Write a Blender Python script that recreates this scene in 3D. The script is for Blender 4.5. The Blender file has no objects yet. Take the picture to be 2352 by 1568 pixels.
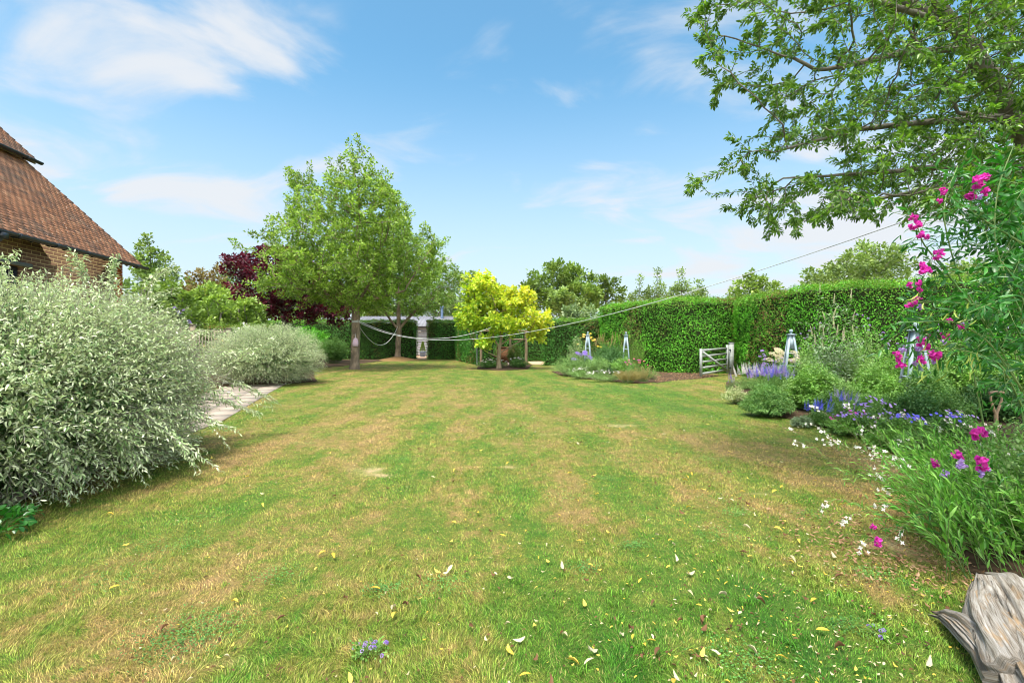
import bpy, math
import numpy as np
from mathutils import Vector
R = math.radians
sc = bpy.context.scene
COL = sc.collection
# ------------------------------------------------------------------ camera
F, H = 1110.67, 1.4          # focal length in units of a 2352-wide frame, eye height
cam_d = bpy.data.cameras.new('camera'); cam = bpy.data.objects.new('camera', cam_d); COL.objects.link(cam)
cam_d.lens = 17.0; cam_d.sensor_width = 36.0; cam_d.sensor_fit = 'HORIZONTAL'
cam_d.clip_start = 0.05; cam_d.clip_end = 3000
cam.location = (0, 0, H); cam.rotation_euler = (R(90), 0, 0)
sc.camera = cam
# ------------------------------------------------------------------ sky, sun, exposure
SUN_DIR = Vector((-0.15, -0.32, 0.93)).normalized()      # towards the sun
sun_el = math.asin(SUN_DIR.z); sun_az = math.atan2(SUN_DIR.x, SUN_DIR.y)
w = bpy.data.worlds.new('World'); sc.world = w; w.use_nodes = True
nt = w.node_tree; nt.nodes.clear()
def N(nt, typ, **kw):
    n = nt.nodes.new(typ)
    for k, v in kw.items():
        if k.startswith('i_'):
            n.inputs[int(k[2:]) if k[2:].isdigit() else k[2:].replace('_', ' ')].default_value = v
        else:
            setattr(n, k, v)
    return n
def math_n(nt, op, a, b=None, c=None, clamp=False):
    n = nt.nodes.new('ShaderNodeMath'); n.operation = op; n.use_clamp = clamp
    for i, x in enumerate((a, b, c)):
        if x is None: continue
        if isinstance(x, (int, float)): n.inputs[i].default_value = x
        else: nt.links.new(x, n.inputs[i])
    return n.outputs[0]
def mix_c(nt, fac, a, b, blend='MIX'):
    n = nt.nodes.new('ShaderNodeMix'); n.data_type = 'RGBA'; n.blend_type = blend
    for sock, x in ((n.inputs[0], fac), (n.inputs[6], a), (n.inputs[7], b)):
        if isinstance(x, (int, float)): sock.default_value = x
        elif isinstance(x, (tuple, list)): sock.default_value = (*x[:3], 1)
        else: nt.links.new(x, sock)
    return n.outputs[2]
def maprange(nt, v, a, b, c=0.0, d=1.0, smooth=True):
    n = nt.nodes.new('ShaderNodeMapRange'); n.interpolation_type = 'SMOOTHSTEP' if smooth else 'LINEAR'
    nt.links.new(v, n.inputs[0])
    for i, x in zip((1, 2, 3, 4), (a, b, c, d)): n.inputs[i].default_value = x
    return n.outputs[0]
sky = N(nt, 'ShaderNodeTexSky', sky_type='NISHITA', sun_disc=False, sun_elevation=sun_el, sun_rotation=sun_az, air_density=1.0, dust_density=0.6, ozone_density=2.0)
tc = N(nt, 'ShaderNodeTexCoord')
sep = N(nt, 'ShaderNodeSeparateXYZ'); nt.links.new(tc.outputs['Generated'], sep.inputs[0])
zc = math_n(nt, 'MAXIMUM', sep.outputs[2], 0.0)
# clouds lie on a high flat layer: direction / (z + c)
den = math_n(nt, 'ADD', zc, 0.18)
cx = math_n(nt, 'DIVIDE', sep.outputs[0], den); cy = math_n(nt, 'DIVIDE', sep.outputs[1], den)
cmb = N(nt, 'ShaderNodeCombineXYZ'); nt.links.new(cx, cmb.inputs[0]); nt.links.new(cy, cmb.inputs[1])
mp = N(nt, 'ShaderNodeMapping'); nt.links.new(cmb.outputs[0], mp.inputs[0])
mp.inputs['Rotation'].default_value = (0, 0, R(-32)); mp.inputs['Scale'].default_value = (0.85, 1.15, 1); mp.inputs['Location'].default_value = (3.1, 0.7, 0)
n1 = N(nt, 'ShaderNodeTexNoise'); n1.inputs['Scale'].default_value = 2.1; n1.inputs['Detail'].default_value = 9; n1.inputs['Roughness'].default_value = 0.52; n1.inputs['Distortion'].default_value = 0.8
nt.links.new(mp.outputs[0], n1.inputs['Vector'])
def sky_blob(u, v, ru, rv, amp):
    """a cloud bank in the direction of a point of the sky; ru, rv are angular radii"""
    d = Vector(((u - 1176) / F, 1.0, -(v - 784) / F)).normalized()
    right = Vector((d.y, -d.x, 0)).normalized(); up = right.cross(d)
    def dot(vec):
        n = N(nt, 'ShaderNodeVectorMath', operation='DOT_PRODUCT'); nt.links.new(tc.outputs['Generated'], n.inputs[0]); n.inputs[1].default_value = vec; return n.outputs['Value']
    a = math_n(nt, 'DIVIDE', dot(right), ru); b = math_n(nt, 'DIVIDE', dot(up), rv)
    s = math_n(nt, 'ADD', math_n(nt, 'MULTIPLY', a, a), math_n(nt, 'MULTIPLY', b, b))
    g = math_n(nt, 'EXPONENT', math_n(nt, 'MULTIPLY', s, -1.0))
    front = math_n(nt, 'GREATER_THAN', dot(d), 0.0)
    return math_n(nt, 'MULTIPLY', math_n(nt, 'MULTIPLY', g, amp), front)
cov = None
for b in [(130, 80, .15, .08, .24), (590, 70, .16, .08, .38), (430, 170, .13, .05, .22), (400, 390, .22, .07, .38), (1140, 95, .05, .07, .17), (1490, 160, .10, .05, .20),
          (1480, 475, .16, .04, .24), (1900, 430, .26, .16, .30), (2150, 600, .30, .12, .34), (60, 300, .10, .10, .16), (620, 520, .12, .06, .12), (1200, 640, .6, .05, .10)]:
    g = sky_blob(*b); cov = g if cov is None else math_n(nt, 'ADD', cov, g)
n2 = N(nt, 'ShaderNodeTexNoise'); n2.inputs['Scale'].default_value = 4.6; n2.inputs['Detail'].default_value = 6; n2.inputs['Roughness'].default_value = 0.55
nt.links.new(mp.outputs[0], n2.inputs['Vector'])
nz = math_n(nt, 'ADD', math_n(nt, 'MULTIPLY_ADD', n1.outputs['Fac'], 1.75, -.375), math_n(nt, 'MULTIPLY', math_n(nt, 'SUBTRACT', n2.outputs['Fac'], .5), .28))
dens = math_n(nt, 'ADD', math_n(nt, 'ADD', nz, cov), maprange(nt, math_n(nt, 'MULTIPLY', sep.outputs[1], -1.0), .05, .5, 0, .30))
dens = math_n(nt, 'ADD', dens, maprange(nt, zc, .66, .85, 0, .25))  # extra cloud cover behind the camera and overhead, out of view
cl = maprange(nt, dens, 0.60, 1.10, 0, 0.92)
hue = N(nt, 'ShaderNodeHueSaturation'); nt.links.new(sky.outputs[0], hue.inputs['Color']); hue.inputs['Saturation'].default_value = 1.0; hue.inputs['Hue'].default_value = 0.483; hue.inputs['Value'].default_value = 1.0
SKYTINT = mix_c(nt, 1.0, hue.outputs[0], (.76, 1.02, 1.08), 'MULTIPLY')
hz = maprange(nt, zc, 0.0, 0.52, 0.86, 0.0)
base = mix_c(nt, hz, SKYTINT, (3.35, 3.6, 3.9))
behind = math_n(nt, 'MAXIMUM', maprange(nt, math_n(nt, 'MULTIPLY', sep.outputs[1], -1.0), .0, .45), maprange(nt, zc, .66, .85))  # unseen clouds behind and overhead, made extra bright as added fill light
skyc = mix_c(nt, cl, base, mix_c(nt, behind, (3.6, 3.72, 3.9), (19, 18.6, 18)))
bg = N(nt, 'ShaderNodeBackground'); bg.inputs['Strength'].default_value = 0.084
out = N(nt, 'ShaderNodeOutputWorld'); nt.links.new(skyc, bg.inputs['Color']); nt.links.new(bg.outputs[0], out.inputs['Surface'])
sun_d = bpy.data.lights.new('sun', 'SUN'); sun = bpy.data.objects.new('sun', sun_d); COL.objects.link(sun)
sun_d.energy = 2.5; sun_d.angle = R(13); sun_d.color = (1.0, 0.95, 0.86)
sun.rotation_euler = (-SUN_DIR).to_track_quat('-Z', 'Y').to_euler(); sun.location = (-8, -4, 30)
sc.view_settings.view_transform = 'Standard'; sc.view_settings.look = 'None'; sc.view_settings.gamma = 1.0
sc.view_settings.exposure = 1.5
sc.render.engine = 'CYCLES'
sc.cycles.use_denoising = True; sc.cycles.pixel_filter_type = 'BLACKMAN_HARRIS'; sc.cycles.filter_width = 1.0
sc.cycles.max_bounces = 6; sc.cycles.diffuse_bounces = 3; sc.cycles.glossy_bounces = 2; sc.cycles.transmission_bounces = 4; sc.cycles.transparent_max_bounces = 4
# ------------------------------------------------------------------ helpers
rng = np.random.default_rng(7)
def P(u, v, Y): return np.array([(u - 1176) / F * Y, Y, H - (v - 784) / F * Y])
def G(u, v):
    Y = F * H / (v - 784); return np.array([(u - 1176) / F * Y, Y, 0.0])
def unit(a): return a / np.maximum(np.linalg.norm(a, axis=-1, keepdims=True), 1e-9)
def tag(o, label=None, cat=None, group=None, kind=None):
    for k, v in (('label', label), ('category', cat), ('group', group), ('kind', kind)):
        if v: o[k] = v
    return o
def thing(name, label, cat, loc=(0, 0, 0), group=None, rz=0):
    o = bpy.data.objects.new(name, None); COL.objects.link(o); o.location = [float(x) for x in loc]; o.rotation_euler = (0, 0, rz); o.empty_display_size = .1
    return tag(o, label, cat, group)
def root_loc(p):
    l = np.zeros(3)
    while p is not None: l = l + np.array(p.location); p = p.parent
    return l
def add_mesh(name, V, T, mat, parent=None, rnd=None, smooth=False, local=False, mats=None, midx=None):
    """one mesh object from a vertex array and an (n,3) or (n,4) face array; vertices are in world space unless local"""
    V = np.asarray(V, float); T = np.asarray(T, np.int32)
    if parent is not None and not local: V = V - root_loc(parent)
    me = bpy.data.meshes.new(name); k = T.shape[1]
    me.vertices.add(len(V)); me.vertices.foreach_set('co', V.astype(np.float32).ravel())
    me.loops.add(T.size); me.loops.foreach_set('vertex_index', T.ravel())
    me.polygons.add(len(T)); me.polygons.foreach_set('loop_start', np.arange(0, T.size, k, dtype=np.int32))
    if smooth: me.polygons.foreach_set('use_smooth', np.ones(len(T), bool))
    me.update(calc_edges=True)
    if rnd is not None:
        at = me.attributes.new('rnd', 'FLOAT', 'FACE'); at.data.foreach_set('value', np.asarray(rnd, np.float32))
    for m in (mats or [mat]): me.materials.append(m)
    if midx is not None: me.polygons.foreach_set('material_index', np.asarray(midx, np.int32))
    o = bpy.data.objects.new(name, me); COL.objects.link(o)
    if parent is not None: o.parent = parent
    return o
class MB:
    """collects triangles/quads; quads are kept as two triangles"""
    def __init__(s): s.V = []; s.T = []; s.r = []; s.n = 0
    def add(s, V, T, rnd=0.5):
        V = np.asarray(V, float); T = np.asarray(T, int)
        if T.shape[1] == 4: T = np.concatenate([T[:, [0, 1, 2]], T[:, [0, 2, 3]]]); rnd = np.concatenate([rnd, rnd]) if np.ndim(rnd) else rnd
        s.V.append(V); s.T.append(T + s.n); s.n += len(V)
        s.r.append(np.broadcast_to(rnd, (len(T),)).astype(float))
    def box(s, c, size, ax=None, rnd=.5):
        """c centre, size full sizes, ax 3x3 rows = axes"""
        ax = np.eye(3) if ax is None else np.asarray(ax, float)
        q = np.array([[-1,-1,-1],[1,-1,-1],[1,1,-1],[-1,1,-1],[-1,-1,1],[1,-1,1],[1,1,1],[-1,1,1]]) * .5 * np.asarray(size, float)
        s.add(q @ ax + np.asarray(c, float), [[0,3,2,1],[4,5,6,7],[0,1,5,4],[1,2,6,5],[2,3,7,6],[3,0,4,7]], rnd)
    def bar(s, a, b, wd, dp=None, side=None, rnd=.5):
        """a rectangular bar from a to b"""
        a = np.asarray(a, float); b = np.asarray(b, float); d = b - a; L = np.linalg.norm(d); d = d / L
        side = np.array([0, 0, 1.0]) if side is None else np.asarray(side, float)
        if abs(side @ d) > .98: side = np.array([1.0, 0, 0])
        x = unit(np.cross(side, d)); y = np.cross(d, x)
        s.box((a + b) / 2, (wd, dp or wd, L), [x, y, d], rnd)
    def tube(s, pts, rad, n=8, rnd=.5, cap=True):
        pts = np.asarray(pts, float); m = len(pts); rad = np.broadcast_to(np.asarray(rad, float), (m,))
        t = unit(np.gradient(pts, axis=0)); up = np.array([0, 0, 1.0]); V = []
        a = unit(np.cross(t[0], up if abs(t[0] @ up) < .9 else np.array([1.0, 0, 0])))
        for i in range(m):
            a = unit(a - (a @ t[i]) * t[i]); b = np.cross(t[i], a); th = np.arange(n) * 2 * np.pi / n
            V.append(pts[i] + rad[i] * (np.cos(th)[:, None] * a + np.sin(th)[:, None] * b))
        V = np.concatenate(V); Q = []
        for i in range(m - 1):
            for j in range(n): Q.append([i*n+j, i*n+(j+1) % n, (i+1)*n+(j+1) % n, (i+1)*n+j])
        s.add(V, Q, rnd)
        if cap:
            for k in (0, m - 1):
                c = pts[k]; VV = np.vstack([V[k*n:(k+1)*n], c]); s.add(VV, [[j, (j+1) % n, n] for j in range(n)], rnd)
    def lathe(s, c, prof, n=16, rnd=.5):
        """profile of (radius, z) about the vertical through c"""
        th = np.arange(n) * 2 * np.pi / n; V = []
        for r, z in prof: V.append(np.c_[c[0] + r*np.cos(th), c[1] + r*np.sin(th), np.full(n, c[2] + z)])
        V = np.concatenate(V); Q = [[i*n+j, i*n+(j+1) % n, (i+1)*n+(j+1) % n, (i+1)*n+j] for i in range(len(prof)-1) for j in range(n)]
        s.add(V, Q, rnd)
    def build(s, name, mat, parent=None, smooth=False, local=False):
        return add_mesh(name, np.concatenate(s.V), np.concatenate(s.T), mat, parent, np.concatenate(s.r), smooth, local)
def _hash(ix, iy, iz, seed):
    h = (ix * 374761393 + iy * 668265263 + iz * 2147483647 + seed * 974634777) & 0xffffffff
    h = ((h ^ (h >> 13)) * 1274126177) & 0xffffffff
    return ((h ^ (h >> 16)) & 0xffff) / 65535.0
def vnoise(Pt, scale, seed=0):
    """value noise in 0..1 at world points"""
    q = np.asarray(Pt, float) * scale; i = np.floor(q).astype(np.int64); f = q - i; f = f * f * (3 - 2 * f); r = 0
    for a in (0, 1):
        for b in (0, 1):
            for c in (0, 1):
                wgt = (f[:, 0] if a else 1 - f[:, 0]) * (f[:, 1] if b else 1 - f[:, 1]) * (f[:, 2] if c else 1 - f[:, 2])
                r = r + wgt * _hash(i[:, 0] + a, i[:, 1] + b, i[:, 2] + c, seed)
    return r
def inside(poly, x, y):
    poly = np.asarray(poly, float); c = np.zeros(len(x), bool); j = len(poly) - 1
    for i in range(len(poly)):
        xi, yi, xj, yj = poly[i][0], poly[i][1], poly[j][0], poly[j][1]
        c ^= ((yi > y) != (yj > y)) & (x < (xj - xi) * (y - yi) / (yj - yi + 1e-12) + xi); j = i
    return c
# leaf templates: x across, y along, z up; scaled by width, length
TPL = {
 'lo': (np.array([[0,0,0],[.5,.45,.13],[0,1,-.12],[-.5,.45,.13]]), np.array([[0,1,2],[0,2,3]])),
 'oval': (np.array([[0,0,0],[.34,.2,.08],[.5,.5,.1],[.3,.8,.02],[0,1,-.1],[-.3,.8,.02],[-.5,.5,.1],[-.34,.2,.08],[0,.5,0]]),
          np.array([[0,1,8],[1,2,8],[2,3,8],[3,4,8],[4,5,8],[5,6,8],[6,7,8],[7,0,8]])),
 'long': (np.array([[0,0,0],[.42,.3,.10],[0,.3,.0],[-.42,.3,.10],[.42,.68,.0],[0,.68,-.09],[-.42,.68,.0],[0,1,-.32]]),
          np.array([[0,1,2],[0,2,3],[1,4,5],[1,5,2],[2,5,6],[2,6,3],[4,7,5],[5,7,6]])),
 'curl': (np.array([[0,0,0],[.45,.3,.12],[0,.28,.03],[-.45,.3,.12],[.42,.62,-.08],[0,.62,-.16],[-.42,.62,-.08],[0,.88,-.5]]),
          np.array([[0,1,2],[0,2,3],[1,4,5],[1,5,2],[2,5,6],[2,6,3],[4,7,5],[5,7,6]])),
 'star': (np.array([[0,0,0],[.30,.16,.05],[.5,.34,.0],[.27,.50,.08],[.36,.80,-.02],[0,1,-.12],[-.36,.80,-.02],[-.27,.50,.08],[-.5,.34,.0],[-.30,.16,.05],[0,.45,.0]]),
          np.array([[0,1,10],[1,2,10],[2,3,10],[3,4,10],[4,5,10],[5,6,10],[6,7,10],[7,8,10],[8,9,10],[9,0,10]])),
}
def leaf_arrays(pos, d, n, L, W, tpl='lo', rnd=None, curl=None):
    tv, tf = TPL[tpl]; m = len(pos); d = unit(d); n = n - (n * d).sum(1, keepdims=True) * d; n = unit(n); s = np.cross(d, n)
    L = np.broadcast_to(L, (m,)); W = np.broadcast_to(W, (m,)); zc_ = tv[:, 2][None] * L[:, None] * (1 if curl is None else curl[:, None])
    V = pos[:, None] + s[:, None] * (tv[:, 0][None] * W[:, None])[..., None] + d[:, None] * (tv[:, 1][None] * L[:, None])[..., None] + n[:, None] * zc_[..., None]
    T = tf[None] + (np.arange(m) * len(tv))[:, None, None]
    rnd = rng.random(m) if rnd is None else rnd
    return V.reshape(-1, 3), T.reshape(-1, 3), np.repeat(rnd, len(tf))
def leaves_obj(name, mat, parent, *a, **k):
    V, T, r = leaf_arrays(*a, **k); return add_mesh(name, V, T, mat, parent, r)
def merge(lst):
    n = 0; V = []; T = []; r = []
    for v, t, q in lst: V.append(v); T.append(t + n); r.append(q); n += len(v)
    return np.concatenate(V), np.concatenate(T), np.concatenate(r)
def dup(o, parent=None, loc=None, rot=None, scale=None):
    c = o.copy(); COL.objects.link(c); c.parent = parent
    if loc is not None: c.location = [float(x) for x in loc]
    if rot is not None: c.rotation_euler = [float(x) for x in rot]
    if scale is not None: c.scale = (scale,) * 3 if np.isscalar(scale) else scale
    return c
def rvec(n): return unit(rng.normal(size=(n, 3)))
# ------------------------------------------------------------------ materials
def new_mat(name):
    m = bpy.data.materials.new(name); m.use_nodes = True; nt = m.node_tree; nt.nodes.clear()
    o = N(nt, 'ShaderNodeOutputMaterial'); return m, nt, o
def ramp(nt, fac, stops):
    n = N(nt, 'ShaderNodeValToRGB'); nt.links.new(fac, n.inputs[0]); cr = n.color_ramp
    while len(cr.elements) < len(stops): cr.elements.new(.5)
    for e, (p, c) in zip(cr.elements, stops): e.position = p; e.color = (*c, 1)
    return n.outputs[0]
def noise(nt, scale, detail=4, rough=.55, vec=None, dist=0):
    n = N(nt, 'ShaderNodeTexNoise'); n.inputs['Scale'].default_value = scale; n.inputs['Detail'].default_value = detail; n.inputs['Roughness'].default_value = rough; n.inputs['Distortion'].default_value = dist
    if vec is None: vec = N(nt, 'ShaderNodeNewGeometry').outputs['Position']
    nt.links.new(vec, n.inputs['Vector']); return n.outputs['Fac']
def attr(nt): return N(nt, 'ShaderNodeAttribute', attribute_name='rnd').outputs['Fac']
def leaf_mat(name, stops, trans=.35, rough=.45, spec=.35, clump=.7, amp=.45, back=None, tcol=(1.25, 1.25, .7)):
    m, nt, o = new_mat(name)
    c = ramp(nt, attr(nt), stops)
    nz = maprange(nt, noise(nt, clump, 3), .3, .7, 1 - amp, 1 + amp, False)
    hs = N(nt, 'ShaderNodeHueSaturation'); nt.links.new(c, hs.inputs['Color']); nt.links.new(nz, hs.inputs['Value']); c = hs.outputs[0]
    if back:
        g = N(nt, 'ShaderNodeNewGeometry'); c = mix_c(nt, g.outputs['Backfacing'], c, back)
    p = N(nt, 'ShaderNodeBsdfPrincipled'); nt.links.new(c, p.inputs['Base Color']); p.inputs['Roughness'].default_value = rough; p.inputs['Specular IOR Level'].default_value = spec
    if trans > 0:
        t = N(nt, 'ShaderNodeBsdfTranslucent'); nt.links.new(mix_c(nt, 1.0, c, tcol, 'MULTIPLY'), t.inputs[0])
        mx = N(nt, 'ShaderNodeMixShader'); mx.inputs[0].default_value = trans
        nt.links.new(p.outputs[0], mx.inputs[1]); nt.links.new(t.outputs[0], mx.inputs[2]); nt.links.new(mx.outputs[0], o.inputs[0])
    else: nt.links.new(p.outputs[0], o.inputs[0])
    return m
def plain(name, col, rough=.6, spec=.4, var=.15, scale=8, bump=0, metal=0, col2=None, stretch=None, bscale=None):
    m, nt, o = new_mat(name)
    g = N(nt, 'ShaderNodeNewGeometry').outputs['Position']
    if stretch:
        mp = N(nt, 'ShaderNodeMapping'); nt.links.new(g, mp.inputs[0]); mp.inputs['Scale'].default_value = stretch; g = mp.outputs[0]
    nz = noise(nt, scale, 6, .6, g)
    c2 = col2 or tuple(x * (1 - var) for x in col); c1 = tuple(min(1, x * (1 + var)) for x in col) if not col2 else col
    c = mix_c(nt, maprange(nt, nz, .35, .65), c1, c2)
    at = maprange(nt, attr(nt), 0, 1, .85, 1.15, False)
    hs = N(nt, 'ShaderNodeHueSaturation'); nt.links.new(c, hs.inputs['Color']); nt.links.new(at, hs.inputs['Value'])
    p = N(nt, 'ShaderNodeBsdfPrincipled'); nt.links.new(hs.outputs[0], p.inputs['Base Color']); p.inputs['Roughness'].default_value = rough; p.inputs['Specular IOR Level'].default_value = spec; p.inputs['Metallic'].default_value = metal
    if bump:
        b = N(nt, 'ShaderNodeBump'); b.inputs['Strength'].default_value = 1; b.inputs['Distance'].default_value = bump
        nt.links.new(noise(nt, bscale or scale * 3, 6, .65, g), b.inputs['Height']); nt.links.new(b.outputs[0], p.inputs['Normal'])
    nt.links.new(p.outputs[0], o.inputs[0]); return m
def petal_mat(name, c1, c2, trans=.3):
    return leaf_mat(name, [(0, c1), (1, c2)], trans=trans, rough=.6, spec=.2, clump=6, amp=.1, tcol=(1.1, 1.1, 1.1))
M = {}
M['bark'] = plain('bark', (.30, .225, .155), .9, .2, scale=5, bump=.025, col2=(.13, .10, .07), stretch=(1, 1, .35), bscale=22)
M['bark_grey'] = plain('bark_grey', (.22, .20, .16), .9, .2, scale=9, bump=.012, col2=(.11, .10, .075), bscale=30)
M['bark_pale'] = plain('bark_pale', (.30, .23, .15), .9, .2, scale=12, bump=.006, col2=(.2, .15, .09), stretch=(1, 1, .3))
M['twig'] = plain('twig', (.12, .09, .06), .9, .2, scale=14, col2=(.20, .17, .13))
M['twig_silver'] = plain('twig_silver', (.34, .35, .27), .8, .2, scale=14, col2=(.22, .2, .14))
M['stem'] = plain('stem', (.10, .20, .05), .6, .3, scale=9, col2=(.16, .22, .07))
M['inner'] = plain('inner_core', (.040, .048, .022), 1, .1, scale=9, bump=.03)
GR = lambda a, b, c: [(0, a), (.55, b), (1, c)]
M['maple'] = leaf_mat('maple_leaf', GR((.10, .20, .025), (.21, .34, .045), (.36, .50, .11)), trans=.42, clump=.9, amp=.35)
M['maple2'] = leaf_mat('maple_leaf_far', GR((.11, .21, .035), (.19, .32, .055), (.30, .44, .12)), trans=.4, clump=.8, amp=.35)
M['purple'] = leaf_mat('purple_leaf', GR((.04, .006, .014), (.09, .010, .024), (.17, .022, .045)), trans=.3, clump=1.0, amp=.4, tcol=(1.3, .8, .8))
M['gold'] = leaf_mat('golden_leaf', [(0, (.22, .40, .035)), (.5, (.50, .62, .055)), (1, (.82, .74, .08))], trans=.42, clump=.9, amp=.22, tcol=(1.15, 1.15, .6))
M['hedge'] = leaf_mat('hedge_leaf', GR((.05, .24, .012), (.11, .40, .022), (.22, .54, .05)), trans=.25, rough=.5, spec=.25, clump=1.4, amp=.42)
M['hedge_dark'] = leaf_mat('hedge_leaf_dark', GR((.03, .14, .018), (.065, .24, .028), (.12, .34, .045)), trans=.2, rough=.45, spec=.3, clump=.6, amp=.25)
M['hedge_fresh'] = leaf_mat('hedge_leaf_light', GR((.09, .20, .02), (.16, .30, .03), (.24, .38, .05)), trans=.3, clump=.8, amp=.2)
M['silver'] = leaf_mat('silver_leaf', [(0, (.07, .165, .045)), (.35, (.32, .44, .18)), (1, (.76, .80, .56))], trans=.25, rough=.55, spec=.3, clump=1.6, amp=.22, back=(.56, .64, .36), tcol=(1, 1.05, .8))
M['silver_in'] = leaf_mat('silver_leaf_inner', GR((.05, .12, .035), (.10, .20, .06), (.17, .28, .10)), trans=.2, rough=.5, clump=1.6, amp=.3)  # darker green for the leaves inside the silver bushes
M['olive'] = leaf_mat('far_leaf', GR((.13, .21, .05), (.20, .30, .075), (.30, .40, .12)), trans=.3, clump=.35, amp=.3)
M['oak'] = leaf_mat('far_oak_leaf', GR((.10, .18, .035), (.17, .27, .055), (.26, .37, .08)), trans=.3, clump=.3, amp=.35)
M['lime'] = leaf_mat('far_lime_leaf', GR((.15, .25, .045), (.24, .36, .07), (.34, .46, .12)), trans=.35, clump=.4, amp=.3)
M['brownleaf'] = leaf_mat('far_brown_leaf', GR((.14, .12, .03), (.22, .15, .06), (.26, .22, .06)), trans=.3, clump=.8, amp=.4)
M['pale'] = leaf_mat('pale_leaf', GR((.16, .25, .10), (.26, .37, .17), (.38, .48, .26)), trans=.3, clump=.8, amp=.3)
M['bay'] = leaf_mat('bough_leaf', GR((.055, .14, .016), (.105, .21, .028), (.19, .31, .055)), trans=.45, rough=.35, spec=.5, clump=1.2, amp=.3, tcol=(1.3, 1.4, .6))
M['deep'] = leaf_mat('deep_green_leaf', GR((.015, .09, .01), (.03, .15, .02), (.07, .24, .04)), trans=.35, rough=.35, spec=.5, clump=2.2, amp=.3, tcol=(1.1, 1.5, .6))
M['fresh'] = leaf_mat('fresh_leaf', GR((.10, .25, .035), (.19, .38, .07), (.33, .52, .15)), trans=.35, rough=.4, clump=2.5, amp=.3)
M['mid'] = leaf_mat('border_leaf', GR((.06, .17, .035), (.13, .28, .06), (.25, .41, .12)), trans=.28, clump=2.0, amp=.35)
M['light'] = leaf_mat('light_border_leaf', GR((.14, .27, .07), (.22, .38, .11), (.34, .48, .18)), trans=.3, clump=2.0, amp=.3)
M['dark'] = leaf_mat('dark_border_leaf', GR((.03, .11, .025), (.07, .18, .045), (.14, .28, .08)), trans=.2, clump=2.5, amp=.3)
M['greygreen'] = leaf_mat('grey_green_leaf', GR((.14, .22, .12), (.22, .31, .18), (.32, .41, .25)), trans=.25, clump=2.5, amp=.3)
M['tan'] = leaf_mat('tan_plume', GR((.30, .24, .10), (.42, .33, .15), (.52, .42, .22)), trans=.3, clump=3, amp=.2)
M['variegated'] = leaf_mat('cream_green_leaf', GR((.22, .33, .10), (.45, .50, .26), (.68, .68, .45)), trans=.3, clump=4, amp=.2)
M['pod'] = leaf_mat('seed_pod', GR((.25, .36, .05), (.36, .46, .08), (.46, .52, .14)), trans=.3, clump=4, amp=.2)
M['magenta'] = petal_mat('magenta_petal', (.48, .01, .30), (.90, .10, .60), .35)
M['lilac'] = petal_mat('lilac_petal', (.42, .25, .62), (.62, .45, .80))
M['violet'] = petal_mat('violet_petal', (.24, .13, .52), (.42, .28, .74))
M['blue'] = petal_mat('blue_petal', (.09, .10, .62), (.22, .20, .80))
M['white'] = petal_mat('white_petal', (.72, .68, .62), (.88, .84, .80))
M['blush'] = petal_mat('blush_petal', (.78, .55, .52), (.88, .80, .76))
M['cream'] = petal_mat('cream_petal', (.62, .54, .34), (.78, .72, .52))
M['pink'] = petal_mat('pink_petal', (.72, .10, .20), (.86, .25, .35))
M['yellow'] = petal_mat('yellow_petal', (.80, .48, .08), (.90, .66, .20))
M['mustard'] = petal_mat('mustard_petal', (.50, .42, .04), (.66, .52, .06))
M['soil'] = plain('soil', (.10, .065, .04), 1, .1, scale=18, bump=.02, col2=(.05, .035, .022))
M['gravel'] = plain('gravel_pale', (.52, .36, .24), 1, .1, scale=40, bump=.01, col2=(.36, .24, .16))
M['paving'] = plain('paving_stone', (.34, .28, .225), .85, .2, scale=2, bump=.004, col2=(.28, .235, .19), bscale=60)
M['obelisk'] = plain('obelisk_paint', (.30, .37, .40), .6, .3, scale=5, col2=(.22, .29, .32))
M['gatepaint'] = plain('gate_timber', (.36, .38, .36), .7, .3, scale=6, col2=(.26, .28, .26), stretch=(1, 1, 5), bump=.002)
M['wood_old'] = plain('weathered_timber', (.27, .22, .16), .85, .2, scale=6, col2=(.18, .15, .11), stretch=(1, 1, .2), bump=.003)
M['black'] = plain('gutter_black', (.018, .024, .032), .35, .5, scale=4)
M['lead'] = plain('iron_grey', (.16, .17, .18), .4, .5, scale=4)
M['glass'] = plain('window_glass', (.02, .03, .035), .06, .9, scale=1)
M['line'] = plain('line_grey', (.50, .51, .50), .5, .4, scale=5)
M['cloth'] = plain('peg_bag_cloth', (.62, .40, .46), .9, .1, scale=12, col2=(.50, .42, .50))
M['sill'] = plain('frame_white', (.62, .62, .6), .5, .4, scale=3)
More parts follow.
